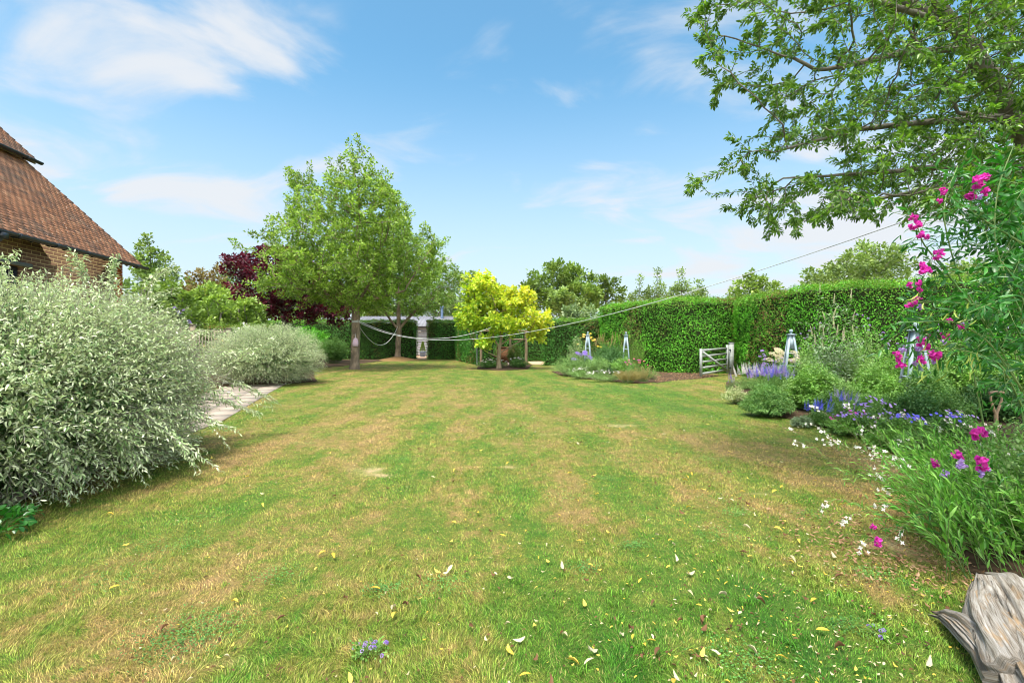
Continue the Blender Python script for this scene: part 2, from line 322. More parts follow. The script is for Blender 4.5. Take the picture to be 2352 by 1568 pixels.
# ------------------------------------------------------------------ ground
def lawn_nodes(nt, blade):
    pos = N(nt, 'ShaderNodeNewGeometry').outputs['Position']
    sp = N(nt, 'ShaderNodeSeparateXYZ'); nt.links.new(pos, sp.inputs[0])
    fl = N(nt, 'ShaderNodeCombineXYZ'); nt.links.new(sp.outputs[0], fl.inputs[0]); nt.links.new(sp.outputs[1], fl.inputs[1])
    mp = N(nt, 'ShaderNodeMapping'); nt.links.new(fl.outputs[0], mp.inputs[0]); mp.inputs['Rotation'].default_value = (0, 0, R(-9.5)); mp.inputs['Scale'].default_value = (1, .45, 1)
    big = noise(nt, .30, 3, .5, mp.outputs[0]); med = noise(nt, 1.9, 6, .68, mp.outputs[0]); fine = noise(nt, 7, 6, .75, fl.outputs[0])
    dry = math_n(nt, 'ADD', math_n(nt, 'MULTIPLY', big, .45), math_n(nt, 'MULTIPLY', med, 1.25))
    dry = math_n(nt, 'ADD', dry, math_n(nt, 'MULTIPLY', fine, .95))
    dry = math_n(nt, 'ADD', dry, math_n(nt, 'MULTIPLY', maprange(nt, noise(nt, 16, 3, .6, fl.outputs[0]), .58, .70), -.30))
    # mowing lines running away to the gap in the hedge
    s = N(nt, 'ShaderNodeSeparateXYZ'); nt.links.new(mp.outputs[0], s.inputs[0])
    st = math_n(nt, 'SINE', math_n(nt, 'ADD', math_n(nt, 'MULTIPLY', s.outputs[0], 5.2), math_n(nt, 'MULTIPLY', big, 6.0)))
    dry = math_n(nt, 'ADD', dry, math_n(nt, 'MULTIPLY', st, .06))
    # greener to the right and under the big bush, drier along the middle left and by the border
    def blob(x, y, rx, ry, amp):
        a = math_n(nt, 'DIVIDE', math_n(nt, 'SUBTRACT', sp.outputs[0], x), rx); b = math_n(nt, 'DIVIDE', math_n(nt, 'SUBTRACT', sp.outputs[1], y), ry)
        e = math_n(nt, 'EXPONENT', math_n(nt, 'MULTIPLY', math_n(nt, 'ADD', math_n(nt, 'MULTIPLY', a, a), math_n(nt, 'MULTIPLY', b, b)), -1))
        return math_n(nt, 'MULTIPLY', e, amp)
    for b in [(1.0, 2.3, .9, .9, -.28), (3.6, 12, 1.9, 4.0, -.16), (-3.0, 3.4, 1.0, 1.0, -.24), (.8, 19, 4.5, 4, -.12), (-1.9, 2.9, .9, .9, .10), (3.2, 5.4, 1.1, 1.4, .14), (-2.6, 12, 1.4, 6, .08), (2.1, 3.2, .6, .6, .04), (-2.9, 7, 1.3, 2.2, .07), (.3, 6.0, 1.5, 1.2, -.04)]:
        dry = math_n(nt, 'ADD', dry, blob(*b))
    c = ramp(nt, maprange(nt, dry, .82, 1.78, 0, 1, False), [(0, (.06, .205, .016)), (.30, (.15, .295, .032)), (.50, (.28, .325, .055)), (.68, (.46, .345, .115)), (1, (.64, .41, .20))])
    # bare sandy scrapes
    bare = None
    for b in [(-1.58, 5.28, .28, .16, .72), (-1.38, 5.05, .26, .12, .66), (1.78, 8.05, .48, .2, .74), (2.25, 4.45, .30, .06, .55), (.0, 5.4, .22, .10, .7), (.55, 7.3, .3, .1, .6), (-1.25, 2.1, .16, .06, .5), (2.6, 3.3, .30, .30, .75), (-.4, 9.3, .5, .15, .5), (-2.7, 14, .8, .8, .45), (-1.4, 16, .9, .7, .4)]:
        q = blob(*b); bare = q if bare is None else math_n(nt, 'ADD', bare, q)
    bare = maprange(nt, math_n(nt, 'ADD', bare, math_n(nt, 'MULTIPLY', math_n(nt, 'SUBTRACT', noise(nt, 5, 5, .65, fl.outputs[0]), .5), 1.5)), .26, 1.05, 0, .85)
    c = mix_c(nt, bare, c, (.46, .32, .20))
    return c, bare
def lawn_mat(name, blade):
    m, nt, o = new_mat(name); c, bare = lawn_nodes(nt, blade)
    p = N(nt, 'ShaderNodeBsdfPrincipled'); p.inputs['Roughness'].default_value = .75 if not blade else .55; p.inputs['Specular IOR Level'].default_value = .2
    if blade:
        a = attr(nt)
        c = mix_c(nt, maprange(nt, a, .78, .86, 0, .75), c, (.42, .31, .13))
        c = mix_c(nt, maprange(nt, a, .16, .10, 0, .6), c, (.06, .20, .02))
        hs = N(nt, 'ShaderNodeHueSaturation'); nt.links.new(c, hs.inputs['Color']); nt.links.new(maprange(nt, math_n(nt, 'FRACT', math_n(nt, 'MULTIPLY', a, 17.3)), 0, 1, .24, 1.8, False), hs.inputs['Value']); c = hs.outputs[0]
        nt.links.new(c, p.inputs['Base Color'])
        t = N(nt, 'ShaderNodeBsdfTranslucent'); nt.links.new(c, t.inputs[0]); mx = N(nt, 'ShaderNodeMixShader'); mx.inputs[0].default_value = .3
        nt.links.new(p.outputs[0], mx.inputs[1]); nt.links.new(t.outputs[0], mx.inputs[2]); nt.links.new(mx.outputs[0], o.inputs[0])
    else:
        fine = noise(nt, 60, 5, .7)
        hs = N(nt, 'ShaderNodeHueSaturation'); nt.links.new(c, hs.inputs['Color']); v_ = maprange(nt, fine, .25, .75, .18, .64, False); nt.links.new(math_n(nt, 'ADD', v_, math_n(nt, 'MULTIPLY', math_n(nt, 'SUBTRACT', 1.0, v_), bare)), hs.inputs['Value'])
        nt.links.new(hs.outputs[0], p.inputs['Base Color'])
        b = N(nt, 'ShaderNodeBump'); b.inputs['Strength'].default_value = .8; b.inputs['Distance'].default_value = .02; nt.links.new(fine, b.inputs['Height']); nt.links.new(b.outputs[0], p.inputs['Normal'])
        nt.links.new(p.outputs[0], o.inputs[0])
    return m
M['lawn'] = lawn_mat('lawn_ground', False); M['blade'] = lawn_mat('grass_blade', True)
tag(add_mesh('lawn', [[-600, -40, 0], [600, -40, 0], [600, 1200, 0], [-600, 1200, 0]], [[0, 1, 2, 3]], M['lawn']), kind='structure')
def sheet(name, poly, z, mat, mound=0, kind='structure', step=.25):
    """a slab over a polygon, its surface gently raised and rough inside"""
    poly = np.asarray(poly, float)[:, :2]; x0, y0 = poly.min(0); x1, y1 = poly.max(0)
    n = len(poly); seg = []
    for i in range(n):
        a, b = poly[i], poly[(i + 1) % n]; k = max(1, int(np.linalg.norm(b - a) / step)); seg += [a + (b - a) * t / k for t in range(k)]
    edge = np.array(seg)
    import mathutils
    xs = np.arange(x0, x1, step); ys = np.arange(y0, y1, step); gx, gy = np.meshgrid(xs, ys); q = np.c_[gx.ravel(), gy.ravel()]
    q = q[inside(poly, q[:, 0], q[:, 1])]; q = q + rng.uniform(-.2, .2, q.shape) * step
    if len(q):
        dmin = np.array([np.min(np.linalg.norm(edge - p, axis=1)) for p in q]); q = q[dmin > step * .45]; dmin = dmin[dmin > step * .45]
    else: dmin = np.zeros(0)
    pts = np.vstack([edge, q]); e = [(i, (i + 1) % len(edge)) for i in range(len(edge))]
    r = mathutils.geometry.delaunay_2d_cdt([Vector(p) for p in pts], e, [], 1, 1e-5)
    V2 = np.array([tuple(v) for v in r[0]]); zz = np.full(len(V2), z)
    if mound:
        for i, p in enumerate(V2):
            d = np.min(np.linalg.norm(edge - p, axis=1)); zz[i] += mound * min(1, d / .5) + (.015 * rng.random() if d > .05 else 0)
    T = [t for t in r[2] if len(t) == 3]; V = np.c_[V2, zz]
    V2b = np.c_[edge, np.full(len(edge), z)]; V3 = np.c_[edge, np.full(len(edge), -.05)]; nn = len(V); m = len(edge)
    sk = [[nn + i, nn + m + i, nn + m + (i + 1) % m] for i in range(m)] + [[nn + i, nn + m + (i + 1) % m, nn + (i + 1) % m] for i in range(m)]
    o = add_mesh(name, np.vstack([V, V2b, V3]), np.vstack([T, sk]), mat, None, rng.random(len(T) + 2 * m))
    return tag(o, kind=kind)
g2 = lambda *uv: [tuple(G(*q)[:2]) for q in uv]
PATH = [(-4.1, 1.2), (-4.3, 4.25), (-5.1, 8.58), (-6.6, 13.2), (-7.7, 16.8), (-9.2, 16.2), (-8.2, 12.8), (-6.9, 8.4), (-5.7, 4.0), (-5.0, 1.2)]
BED1 = g2((1266, 853), (1288, 862), (1335, 869), (1400, 876), (1470, 881), (1508, 878), (1516, 868), (1500, 858)) + [(5.2, 20.0), (3.4, 22.4)]
BED2 = g2((1668, 878), (1668, 900), (1686, 926), (1735, 948), (1800, 960), (1870, 978), (1950, 992), (2040, 1010), (2115, 1038), (2165, 1100), (2170, 1190), (2190, 1270), (2230, 1320)) + [(3.2, 2.3), (9, 2.2), (17, 12.3), (10.4, 14.2), (9.4, 15.8)]
BED3 = g2((1095, 848), (1150, 851), (1212, 848), (1222, 838), (1165, 833), (1100, 838))
BEDL = [(-6.7, 16.7), (-7.6, 18.6), (-9.0, 22), (-10.4, 24.5), (-9.6, 27.5), (-9.2, 36.5), (-19, 36.5), (-21, 14), (-10, 13.2)]
LITTER = g2((1508, 880), (1545, 874), (1606, 870)) + [(8.4, 19.6), (8.4, 21.2), (6.0, 22.6), (5.6, 21.0)]
sheet('flower_bed_soil', BED1, .02, M['soil'], .04); sheet('flower_bed_soil', BED2, .02, M['soil'], .06)
sheet('flower_bed_soil', BED3, .02, M['soil'], .03); sheet('shrub_bed_soil', BEDL, .015, M['soil'], .04, step=.6)
sheet('bare_soil', LITTER, .006, M['soil'], .015)
def soil_mound():
    b = MB(); b.lathe((-8.5, 36, -.01), [(1.7, 0), (1.4, .06), (1.0, .14), (.6, .22), (.3, .27), (.01, .28)], 28); return tag(b.build('soil_mound', M['litterbrown'], smooth=True), kind='structure')
M['litterbrown'] = plain('dry_mulch', (.30, .16, .07), 1, .1, scale=20, bump=.03, col2=(.16, .12, .05)); soil_mound()
# paving slabs with open joints, each row a little different
def paving():
    b = MB(); Rr = PATH[:5]; Ll = PATH[5:][::-1]; Rr = np.array(Rr); Ll = np.array(Ll)
    def samp(A, t):
        d = np.r_[0, np.cumsum(np.linalg.norm(np.diff(A, axis=0), axis=1))]; return np.array([np.interp(t * d[-1], d, A[:, k]) for k in (0, 1)])
    n = 22; cols = [0, .34, .68, 1.0]
    for i in range(n):
        for j in range(3):
            t0, t1 = i / n + .0004, (i + 1) / n - .0004; s0, s1 = cols[j] + .003, cols[j + 1] - .003
            if (i + j) % 2: s0 += 0
            c = [samp(Ll, t0) * (1 - s) + samp(Rr, t0) * s for s in (s0, s1)] + [samp(Ll, t1) * (1 - s) + samp(Rr, t1) * s for s in (s1, s0)]
            z = .022 + rng.uniform(-.0015, .0015); top = np.c_[np.array(c), np.full(4, z)]; bot = top.copy(); bot[:, 2] = -.02
            b.add(np.vstack([top, bot]), [[0, 1, 2, 3], [0, 4, 5, 1], [1, 5, 6, 2], [2, 6, 7, 3], [3, 7, 4, 0]], rng.random())
    return tag(b.build('paved_path', M['paving']), kind='structure')
paving()
sheet('path_bedding', PATH, .006, M['soil'])
sheet('gravel_yard', [(-7.62, 37.7), (-6.68, 37.7), (-6.6, 41), (20, 41), (20, 60), (-30, 60), (-30, 41), (-7.7, 41)], .01, M['gravel'], .01, step=1.2)
sheet('gravel_path', [(1.2, 29.4), (1.9, 28.9), (2.4, 34), (2.2, 40), (.9, 40)], .012, M['gravel'], .005)
# ------------------------------------------------------------------ grass blades
def grass(n, y0, y1, name, label):
    Y = y0 * np.exp(rng.random(n) * math.log(y1 / y0)); X = rng.uniform(-1, 1, n) * (1.16 * Y + .35)
    ok = np.ones(n, bool)
    for poly in (PATH, BED1, BED2, BED3, LITTER, BEDL): ok &= ~inside(poly, X, Y)
    edge = vnoise(np.c_[X, Y, Y * 0], 2.2, 3)
    bare = np.zeros(n)
    for bx, by, rx, ry, a in [(-1.55, 5.2, .26, .26, 1), (1.78, 8.05, .36, .26, 1), (2.25, 4.45, .35, .06, .9), (0, 5.4, .22, .10, .7), (2.6, 3.3, .3, .3, .6)]:
        bare = np.maximum(bare, a * np.exp(-((X - bx) / rx) ** 2 - ((Y - by) / ry) ** 2))
    ok &= rng.random(n) > bare * .75
    ok &= rng.random(n) < .55 + .9 * edge
    X, Y, edge = X[ok], Y[ok], edge[ok]; n = len(X); P0 = np.c_[X, Y, np.zeros(n)]
    patch = vnoise(P0, 1.3, 9)
    h = (.008 + .009 * rng.random(n) ** 1.5) * (.7 + .8 * patch) * (1 + .7 * (rng.random(n) < .03)) * (1 + 1.1 * np.clip(vnoise(P0, 3.1, 31) - .62, 0, 1) * 1.2)
    wd = np.maximum(.0018, .00066 * Y) * (.7 + .6 * rng.random(n))
    th = rng.uniform(0, 2 * np.pi, n); ph = vnoise(P0, 3.5, 5) * 12.6
    lean = np.c_[np.cos(ph), np.sin(ph), ph * 0] * .6 + np.c_[np.cos(th), np.sin(th), th * 0] * .75
    lean *= rng.uniform(.3, 1.5, n)[:, None]; s = np.c_[-np.sin(th), np.cos(th), th * 0]
    mid = P0 + np.c_[lean[:, :2] * h[:, None] * .4, h * .62]; tip = P0 + np.c_[lean[:, :2] * h[:, None] * 1.25, h]
    hw = s * wd[:, None] * .5
    V = np.stack([P0 - hw, P0 + hw, mid + hw * .85, mid - hw * .85, tip], 1).reshape(-1, 3); k = (np.arange(n) * 5)[:, None, None]
    T = (np.array([[0, 1, 2], [0, 2, 3], [3, 2, 4]])[None] + k).reshape(-1, 3)
    o = add_mesh(name, V, T, M['blade'], None, np.repeat(rng.random(n), 3)); return tag(o, label, 'grass', kind='stuff')
grass(1150000, 1.55, 34, 'grass', 'short mown lawn grass with dry straw patches')
# ------------------------------------------------------------------ house
def house():
    hx, hy = -9.8, 12.8; d = unit(np.array([.164, -.986, 0])); nn = np.array([.986, .164, 0])
    root = thing('brick_house', 'brick house with a steep brown clay tiled roof and black gutter', 'house', (hx, hy, 0))
    def W(s, r, z): return np.array([hx, hy, 0]) + d * s - nn * r + np.array([0, 0, z])      # s along the wall to the camera, r inwards from the eave
    ax = np.array([d, -nn, [0, 0, 1]])
    tan = math.tan(R(44)); L = 13
    # walls
    m, nt, o = new_mat('brickwork')
    g = N(nt, 'ShaderNodeNewGeometry').outputs['Position']; mp = N(nt, 'ShaderNodeMapping'); mp.vector_type = 'POINT'; nt.links.new(g, mp.inputs[0]); mp.inputs['Rotation'].default_value = (0, 0, -math.atan2(d[1], d[0]))
    se = N(nt, 'ShaderNodeSeparateXYZ'); nt.links.new(mp.outputs[0], se.inputs[0]); cb = N(nt, 'ShaderNodeCombineXYZ'); nt.links.new(se.outputs[0], cb.inputs[0]); nt.links.new(se.outputs[2], cb.inputs[1])
    bt = N(nt, 'ShaderNodeTexBrick'); nt.links.new(cb.outputs[0], bt.inputs[0]); bt.inputs['Scale'].default_value = 1; bt.inputs['Brick Width'].default_value = .225; bt.inputs['Row Height'].default_value = .075; bt.inputs['Mortar Size'].default_value = .008
    bt.inputs['Color1'].default_value = (.20, .105, .06, 1); bt.inputs['Color2'].default_value = (.12, .065, .045, 1); bt.inputs['Mortar'].default_value = (.50, .38, .17, 1); bt.inputs['Bias'].default_value = .1; bt.inputs['Mortar Smooth'].default_value = .3
    c = mix_c(nt, maprange(nt, noise(nt, 3, 4), .3, .7, 0, .35), bt.outputs[0], (.28, .17, .08))
    c = mix_c(nt, bt.outputs['Fac'], c, (.50, .38, .18))
    p = N(nt, 'ShaderNodeBsdfPrincipled'); nt.links.new(c, p.inputs['Base Color']); p.inputs['Roughness'].default_value = .9
    bm = N(nt, 'ShaderNodeBump'); bm.inputs['Distance'].default_value = .008; bm.invert = True; nt.links.new(bt.outputs['Fac'], bm.inputs['Height']); nt.links.new(bm.outputs[0], p.inputs['Normal']); nt.links.new(p.outputs[0], o.inputs[0]); M['brick'] = m
    b = MB(); wr = .34
    # front wall as panels round the window opening (s 3.35..4.75, z 1.75..2.86)
    def wallbox(s0, s1, z0, z1): b.box((W(s0, wr, z0) + W(s1, wr + .3, z1)) / 2, (s1 - s0, .3, z1 - z0), ax)
    wallbox(.25, 3.35, 0, 3.55); wallbox(4.75, L, 0, 3.55); wallbox(3.351, 4.749, 0, 1.75); wallbox(3.351, 4.749, 2.86, 3.55)
    # far gable end
    q = np.array([W(.25, wr, 0), W(.25, 7.6, 0), W(.25, 7.6, 3.4), W(.25, 3.9, 3.3 + 3.9 * tan), W(.25, wr, 3.5)]); q2 = q + d * .25
    V = np.vstack([q, q2]); T = [[0, 1, 2], [0, 2, 3], [0, 3, 4], [5, 7, 6], [5, 8, 7], [5, 9, 8]] + [t for i in range(5) for t in ([i, 5 + i, 5 + (i + 1) % 5], [i, 5 + (i + 1) % 5, (i + 1) % 5])]
    b.add(V, T); b.build('wall', M['brick'], root)
    M['redbrick'] = plain('red_corner_brick', (.50, .13, .035), .85, .2, scale=14, col2=(.34, .09, .03), bump=.004)
    b = MB()
    for i in range(20):
        ln = .34 if i % 2 else .22; z = 2.05 + i * .075; b.box(W(.24 + ln / 2, wr - .006, z), (ln, .03, .064), ax, rng.random())
    b.build('corner_bricks', M['redbrick'], root)
    # roof: underlay slab and courses of tiles
    m, nt, o = new_mat('clay_tile'); a = attr(nt)
    c = ramp(nt, a, [(0, (.20, .09, .05)), (.2, (.29, .125, .065)), (.6, (.37, .16, .08)), (.88, (.44, .195, .10)), (1, (.48, .25, .14))])
    lich = maprange(nt, noise(nt, 1.1, 6, .65), .48, .66, 0, .62); c = mix_c(nt, lich, c, (.15, .11, .085))
    c = mix_c(nt, maprange(nt, noise(nt, 24, 3), .6, .72, 0, .35), c, (.34, .28, .2))
    p = N(nt, 'ShaderNodeBsdfPrincipled'); nt.links.new(c, p.inputs['Base Color']); p.inputs['Roughness'].default_value = .85; nt.links.new(p.outputs[0], o.inputs[0]); M['tile'] = m
    su = unit(-nn + np.array([0, 0, tan])); upn = unit(np.cross(d, su)); upn = upn * (1 if upn[2] > 0 else -1)
    def tiles(r0, z0, r1, s0, s1, name):
        b = MB(); bb = MB(); n = int((r1 - r0) / math.cos(R(44)) / .1); base = W(0, r0, z0)
        ll = n * .1
        bb.box(base + d * (s0 + s1) / 2 + su * ll / 2 - upn * .035, (s1 - s0 - .04, ll, .03), np.array([d, su, upn]))
        tv = []
        for i in range(n):
            off = (i % 2) * .0825; k = int((s1 - s0) / .165) + 1
            for j in range(k):
                ss = s0 + j * .165 + off - .0825 + rng.normal(0, .004)
                if ss < s0 - .04 or ss > s1: continue
                c0 = base + d * (ss + .0825) + su * (i * .1 + .13 - .03 + rng.normal(0, .004))
                tl = .085 + rng.normal(0, .012); dirn = unit(su + upn * -tl); un = np.cross(d, dirn); un = un * (1 if un @ upn > 0 else -1)
                dd = unit(d + un * rng.normal(0, .012)); b.box(c0 + upn * .008, (.159, .26, .013), np.array([dd, dirn, un]), rng.random())
        rf = b.build(name, M['tile'], root); bb.build('roof_board', M['wood_old'], rf)
    tiles(-.03, 3.40, 2.85, 0, L, 'roof')
    tiles(2.42, 6.04, 5.5, 0, L, 'upper_roof')
    b = MB(); b.box(W(L / 2 + .25, 3.0, 6.12), (L - .4, .2, .9), ax); b.build('upper_wall', M['redbrick'], root)
    # back slope
    b = MB(); bk = unit(nn * -1 + np.array([0, 0, -tan])); nb = unit(np.cross(d, bk)); rz = 6.04 + (5.5 - 2.42) * tan
    b.box(W(L / 2, 5.5, rz) + bk * 2.9 - np.array([0, 0, .06]), (L, 5.8, .12), np.array([d, bk, nb])); b.build('rear_roof', M['tile'], root)
    # gutters, soffit, brackets, downpipe
    def gutter(r, z, name):
        b = MB(); th = np.linspace(0, np.pi, 9); prof = np.c_[np.cos(th) * .062, -np.sin(th) * .062]; prof = np.vstack([prof, prof[::-1] * .86]); k = len(prof); V = []
        for s in (-.06, L): V += [W(s, r + pr, z + pz) for pr, pz in prof]
        b.add(V, [[j, (j + 1) % k, k + (j + 1) % k, k + j] for j in range(k)]); b.add(np.array([W(-.06, r + pr, z + pz) for pr, pz in prof[:9]] + [W(-.06, r, z)]), [[j, j + 1, 9] for j in range(8)])
        for s in np.arange(.4, L, .9): b.box(W(s, r, z - .03), (.03, .14, .08), ax)
        return b.build(name, M['black'], root)
    gutter(-.085, 3.365, 'gutter'); gutter(2.36, 6.0, 'upper_gutter')
    for s in np.arange(.2, 6.2, .42): b = MB(); b.bar(W(s, -.02, 3.33), W(s, .36, 3.33 + .38 * .9), .05, .10); b.build('rafter_end', M['black'], root)
    b = MB(); b.box(W(L / 2, .0, 3.37), (L, .025, .1), ax); b.box(W(L / 2, 2.46, 6.0), (L, .025, .12), ax); b.build('fascia', M['wood_old'], root)
    b = MB(); b.tube([W(4.35, -.085, 3.31), W(4.35, -.085, 3.22), W(4.35, .12, 3.05), W(4.35, .28, 2.96), W(4.35, .28, 0)], .038, 10); b.box(W(4.35, -.085, 3.27), (.12, .14, .1), ax); b.build('downpipe', M['black'], root)
    # window
    wf = MB()
    for s0, s1, z0, z1 in [(3.36, 4.74, 2.78, 2.85), (3.36, 4.74, 1.76, 1.83), (3.36, 3.43, 1.831, 2.779), (4.67, 4.74, 1.831, 2.779), (4.02, 4.08, 1.831, 2.779)]:
        wf.box((W(s0, wr + .05, z0) + W(s1, wr + .12, z1)) / 2, (s1 - s0, .07, z1 - z0), ax)
    wo = wf.build('window', M['black'], root); gl = MB(); gl.box((W(3.43, wr + .08, 1.83) + W(4.67, wr + .09, 2.78)) / 2, (1.24, .01, .95), ax); gl.build('pane', M['glass'], wo)
    b = MB(); b.box(W(4.05, wr - .03, 2.90), (1.75, .09, .07), ax); b.build('window_head', M['lead'], root)
house()
# ------------------------------------------------------------------ outbuilding beyond the hedge
def outbuilding():
    root = thing('outbuilding', 'low grey boarded outbuilding with a pale metal roof beyond the hedge gap', 'outbuilding', (-9, 46, 0))
    b = MB(); n = 18
    for i in range(n):
        z = .1 + i * .155; b.box((-8.5, 45.9, z + .075), (19, .06, .15), np.array([[1, 0, 0], [0, .995, -.09], [0, .09, .995]]), rng.random())
    b.build('board_wall', M['boards'], root)
    b = MB(); b.box((-8.5, 48.6, 1.4), (18.9, 5.2, 2.8)); b.build('inner_wall', M['boards'], root)
    b = MB(); th = math.atan2(1.05, 3.2); axr = np.array([[1, 0, 0], [0, math.cos(th), math.sin(th)], [0, -math.sin(th), math.cos(th)]])
    b.box((-8.5, 47.1, 3.36), (20, 3.5, .05), axr)
    for x in np.arange(-18.4, 1.5, .33): b.box((x, 47.1, 3.40), (.05, 3.5, .05), axr)
    axr2 = np.array([[1, 0, 0], [0, math.cos(th), -math.sin(th)], [0, math.sin(th), math.cos(th)]]); b.box((-8.5, 50.3, 3.36), (20, 3.5, .05), axr2); b.build('roof', M['tin'], root)
    b = MB(); b.tube([(-18.4, 45.42, 2.80), (1.4, 45.42, 2.80)], .07, 8); b.build('gutter', M['black'], root)
    b = MB(); b.tube([(-6.95, 48, 3.4), (-6.95, 48, 4.75)], .13, 10); b.tube([(-6.95, 48, 4.75), (-6.95, 48, 4.9)], .19, 10); b.build('flue', M['bluegrey'], root)
    b = MB(); b.box((-8.75, 45.7, 2.35), (.28, .16, .10)); b.tube([(-8.75, 45.85, 2.35), (-8.75, 45.65, 2.42)], .03, 6); b.build('wall_lamp', M['sill'], root)
M['boards'] = plain('grey_boards', (.34, .35, .37), .7, .3, scale=6, col2=(.27, .28, .30)); M['tin'] = plain('metal_roof', (.20, .20, .22), .7, .25, scale=2, col2=(.17, .17, .19)); M['bluegrey'] = plain('flue_blue', (.12, .18, .28), .5, .4)
outbuilding()
# ------------------------------------------------------------------ hedges
M['brown_hedge'] = leaf_mat('dry_hedge_leaf', GR((.10, .07, .02), (.20, .12, .04), (.26, .20, .06)), trans=.2)
def hedge(label, path, h, depth, dens, mat, L=.06, seed=1, name='hedge', ext=1, bump=.10, group='clipped garden hedges', rc=.22, hf=None, side=1):
    """clipped hedge along path (its front line, left to right seen from the lawn); depth lies behind the front"""
    path = np.asarray(path, float); root = thing(name, label, 'hedge', (path[0][0], path[0][1], 0), group)
    # resample path
    dd = np.r_[0, np.cumsum(np.linalg.norm(np.diff(path, axis=0), axis=1))]; Lp = dd[-1]; ns = max(12, int(Lp / .4))
    ss = np.linspace(0, Lp, ns); pp = np.c_[np.interp(ss, dd, path[:, 0]), np.interp(ss, dd, path[:, 1])]
    for _ in range(3): pp[1:-1] = (pp[:-2] + 2 * pp[1:-1] + pp[2:]) / 4
    tt = unit(np.gradient(pp, axis=0)); inn = np.c_[-tt[:, 1], tt[:, 0]] * side     # inwards (behind)
    def at(s):
        i = s / Lp * (ns - 1); return [np.c_[np.interp(i, np.arange(ns), a[:, 0]), np.interp(i, np.arange(ns), a[:, 1])] for a in (pp, tt, inn)]
    hh = (lambda s: np.full(len(s), h)) if hf is None else hf
    def prof(q, hs, inset=0):
        """q in 0..1 over the cross-section: up the front, over the top, down the back -> (depth, z, nd, nz)"""
        per = hs * 2 + depth; a = q * per; D = np.zeros_like(a); Z = np.zeros_like(a); nd = np.zeros_like(a); nz = np.zeros_like(a)
        f = a < hs; t = (a >= hs) & (a < hs + depth); bk = a >= hs + depth
        Z[f] = a[f]; nd[f] = -1; D[t] = a[t] - hs[t]; Z[t] = hs[t]; nz[t] = 1; D[bk] = depth; Z[bk] = (per - a)[bk]; nd[bk] = 1
        # round the top corners
        cx_ = np.clip(D, rc, depth - rc); cz = np.minimum(Z, hs - rc); vx = D - cx_; vz = Z - cz; ln = np.hypot(vx, vz); m = (ln > rc * .999) & (Z > hs - rc)
        D[m] = cx_[m] + vx[m] / ln[m] * rc; Z[m] = cz[m] + vz[m] / ln[m] * rc; nd[m] = vx[m] / ln[m]; nz[m] = vz[m] / ln[m]
        return D - nd * inset, np.maximum(Z - nz * inset, 0), nd, nz
    def place(s, q, inset):
        p, t, i_ = at(s); hs = hh(s); D, Z, nd, nz = prof(q, hs, inset)
        pos = np.c_[p + i_ * D[:, None], Z]; nr = np.c_[i_ * nd[:, None], nz]
        n0 = vnoise(pos, 1.1, seed) - .5; n1_ = vnoise(pos, 4.2, seed + 5) - .5
        n2_ = vnoise(pos * np.array([1, 1, 2.6]), 3.2, seed + 9) - .5; pos = pos + nr * ((n0 * 1.3 + n1_ * .8 + n2_ * .9) * bump)[:, None]; return pos, nr
    # core
    kq = 26; S, Q = np.meshgrid(np.linspace(0, Lp, ns), np.linspace(0, 1, kq), indexing='ij'); pos, _ = place(S.ravel(), Q.ravel(), .13 + bump * .3)
    p0, t0, _ = at(np.array([0.])); p1, t1, _ = at(np.array([Lp])); I = np.arange(ns * kq).reshape(ns, kq)
    pos[I[0]] += np.r_[t0[0], 0] * .12; pos[I[-1]] -= np.r_[t1[0], 0] * .12
    T = np.stack([I[:-1, :-1], I[1:, :-1], I[1:, 1:], I[:-1, 1:]], -1).reshape(-1, 4); T = np.concatenate([T[:, [0, 1, 2]], T[:, [0, 2, 3]]])
    caps = []
    for row in (I[0], I[-1]): caps += [[row[0], row[j], row[j + 1]] for j in range(1, kq - 1)]
    add_mesh('inner_core', pos, np.vstack([T, caps]), M['inner'], root)  # solid dark core behind the leaves, closes the hedge to view
    per = 2 * h + depth; nA = int(Lp * per * dens * 1.35); s = rng.random(nA) * Lp; q = rng.random(nA)
    keep = (q < (h + depth) / per) | (rng.random(nA) < .3); s, q = s[keep], q[keep]
    pos, nr = place(s, q, 0)
    ne = int(h * depth * dens)
    for end, (pe, te, sg) in enumerate(((p0[0], t0[0], -1), (p1[0], t1[0], 1))):
        ii = np.c_[-te[1], te[0]][0] * side; a = rng.random(ne) * depth; z = rng.random(ne) * float(hh(np.array([0. if end == 0 else Lp]))[0]); nv = np.tile(np.r_[te * sg, 0], (ne, 1))
        pe2 = np.c_[pe + ii * a[:, None] , z] + nv * ((vnoise(np.c_[a + 9 * end, z, z * 0], 2.2, seed) - .5) * bump)[:, None]; pos = np.vstack([pos, pe2]); nr = np.vstack([nr, nv])
    m = len(pos); dep = rng.random(m) ** 1.6 * .15; pos = pos - nr * dep[:, None] + rng.normal(0, .008, (m, 3))
    up = np.array([0, 0, 1.0]); d_ = nr * .45 + rvec(m) * .75 + up * .25; nrm = nr * .75 + up * .35 + rvec(m) * .55
    ll = L * rng.uniform(.42, 1.35, m); r_ = rng.random(m)
    hz_ = pos[:, 2] > h - .30 - .25 * rng.random(m); new_growth = (hz_ & (rng.random(m) < .55)) | (rng.random(m) < .05)  # fresh growth colour, mostly in the band below the top
    V, T, r = leaf_arrays(pos, d_, nrm, ll, ll * .62, 'lo', r_)
    brown = (vnoise(pos * np.array([1, 1, .7]), .75, seed + 40) > .70) & (rng.random(m) < .38) & (name == 'hedge')
    # new shoots along the top, in the fresh growth colour
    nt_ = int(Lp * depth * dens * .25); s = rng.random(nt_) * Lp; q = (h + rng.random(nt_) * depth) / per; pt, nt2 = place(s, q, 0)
    pt[:, 2] += rng.random(nt_) ** 2 * .12
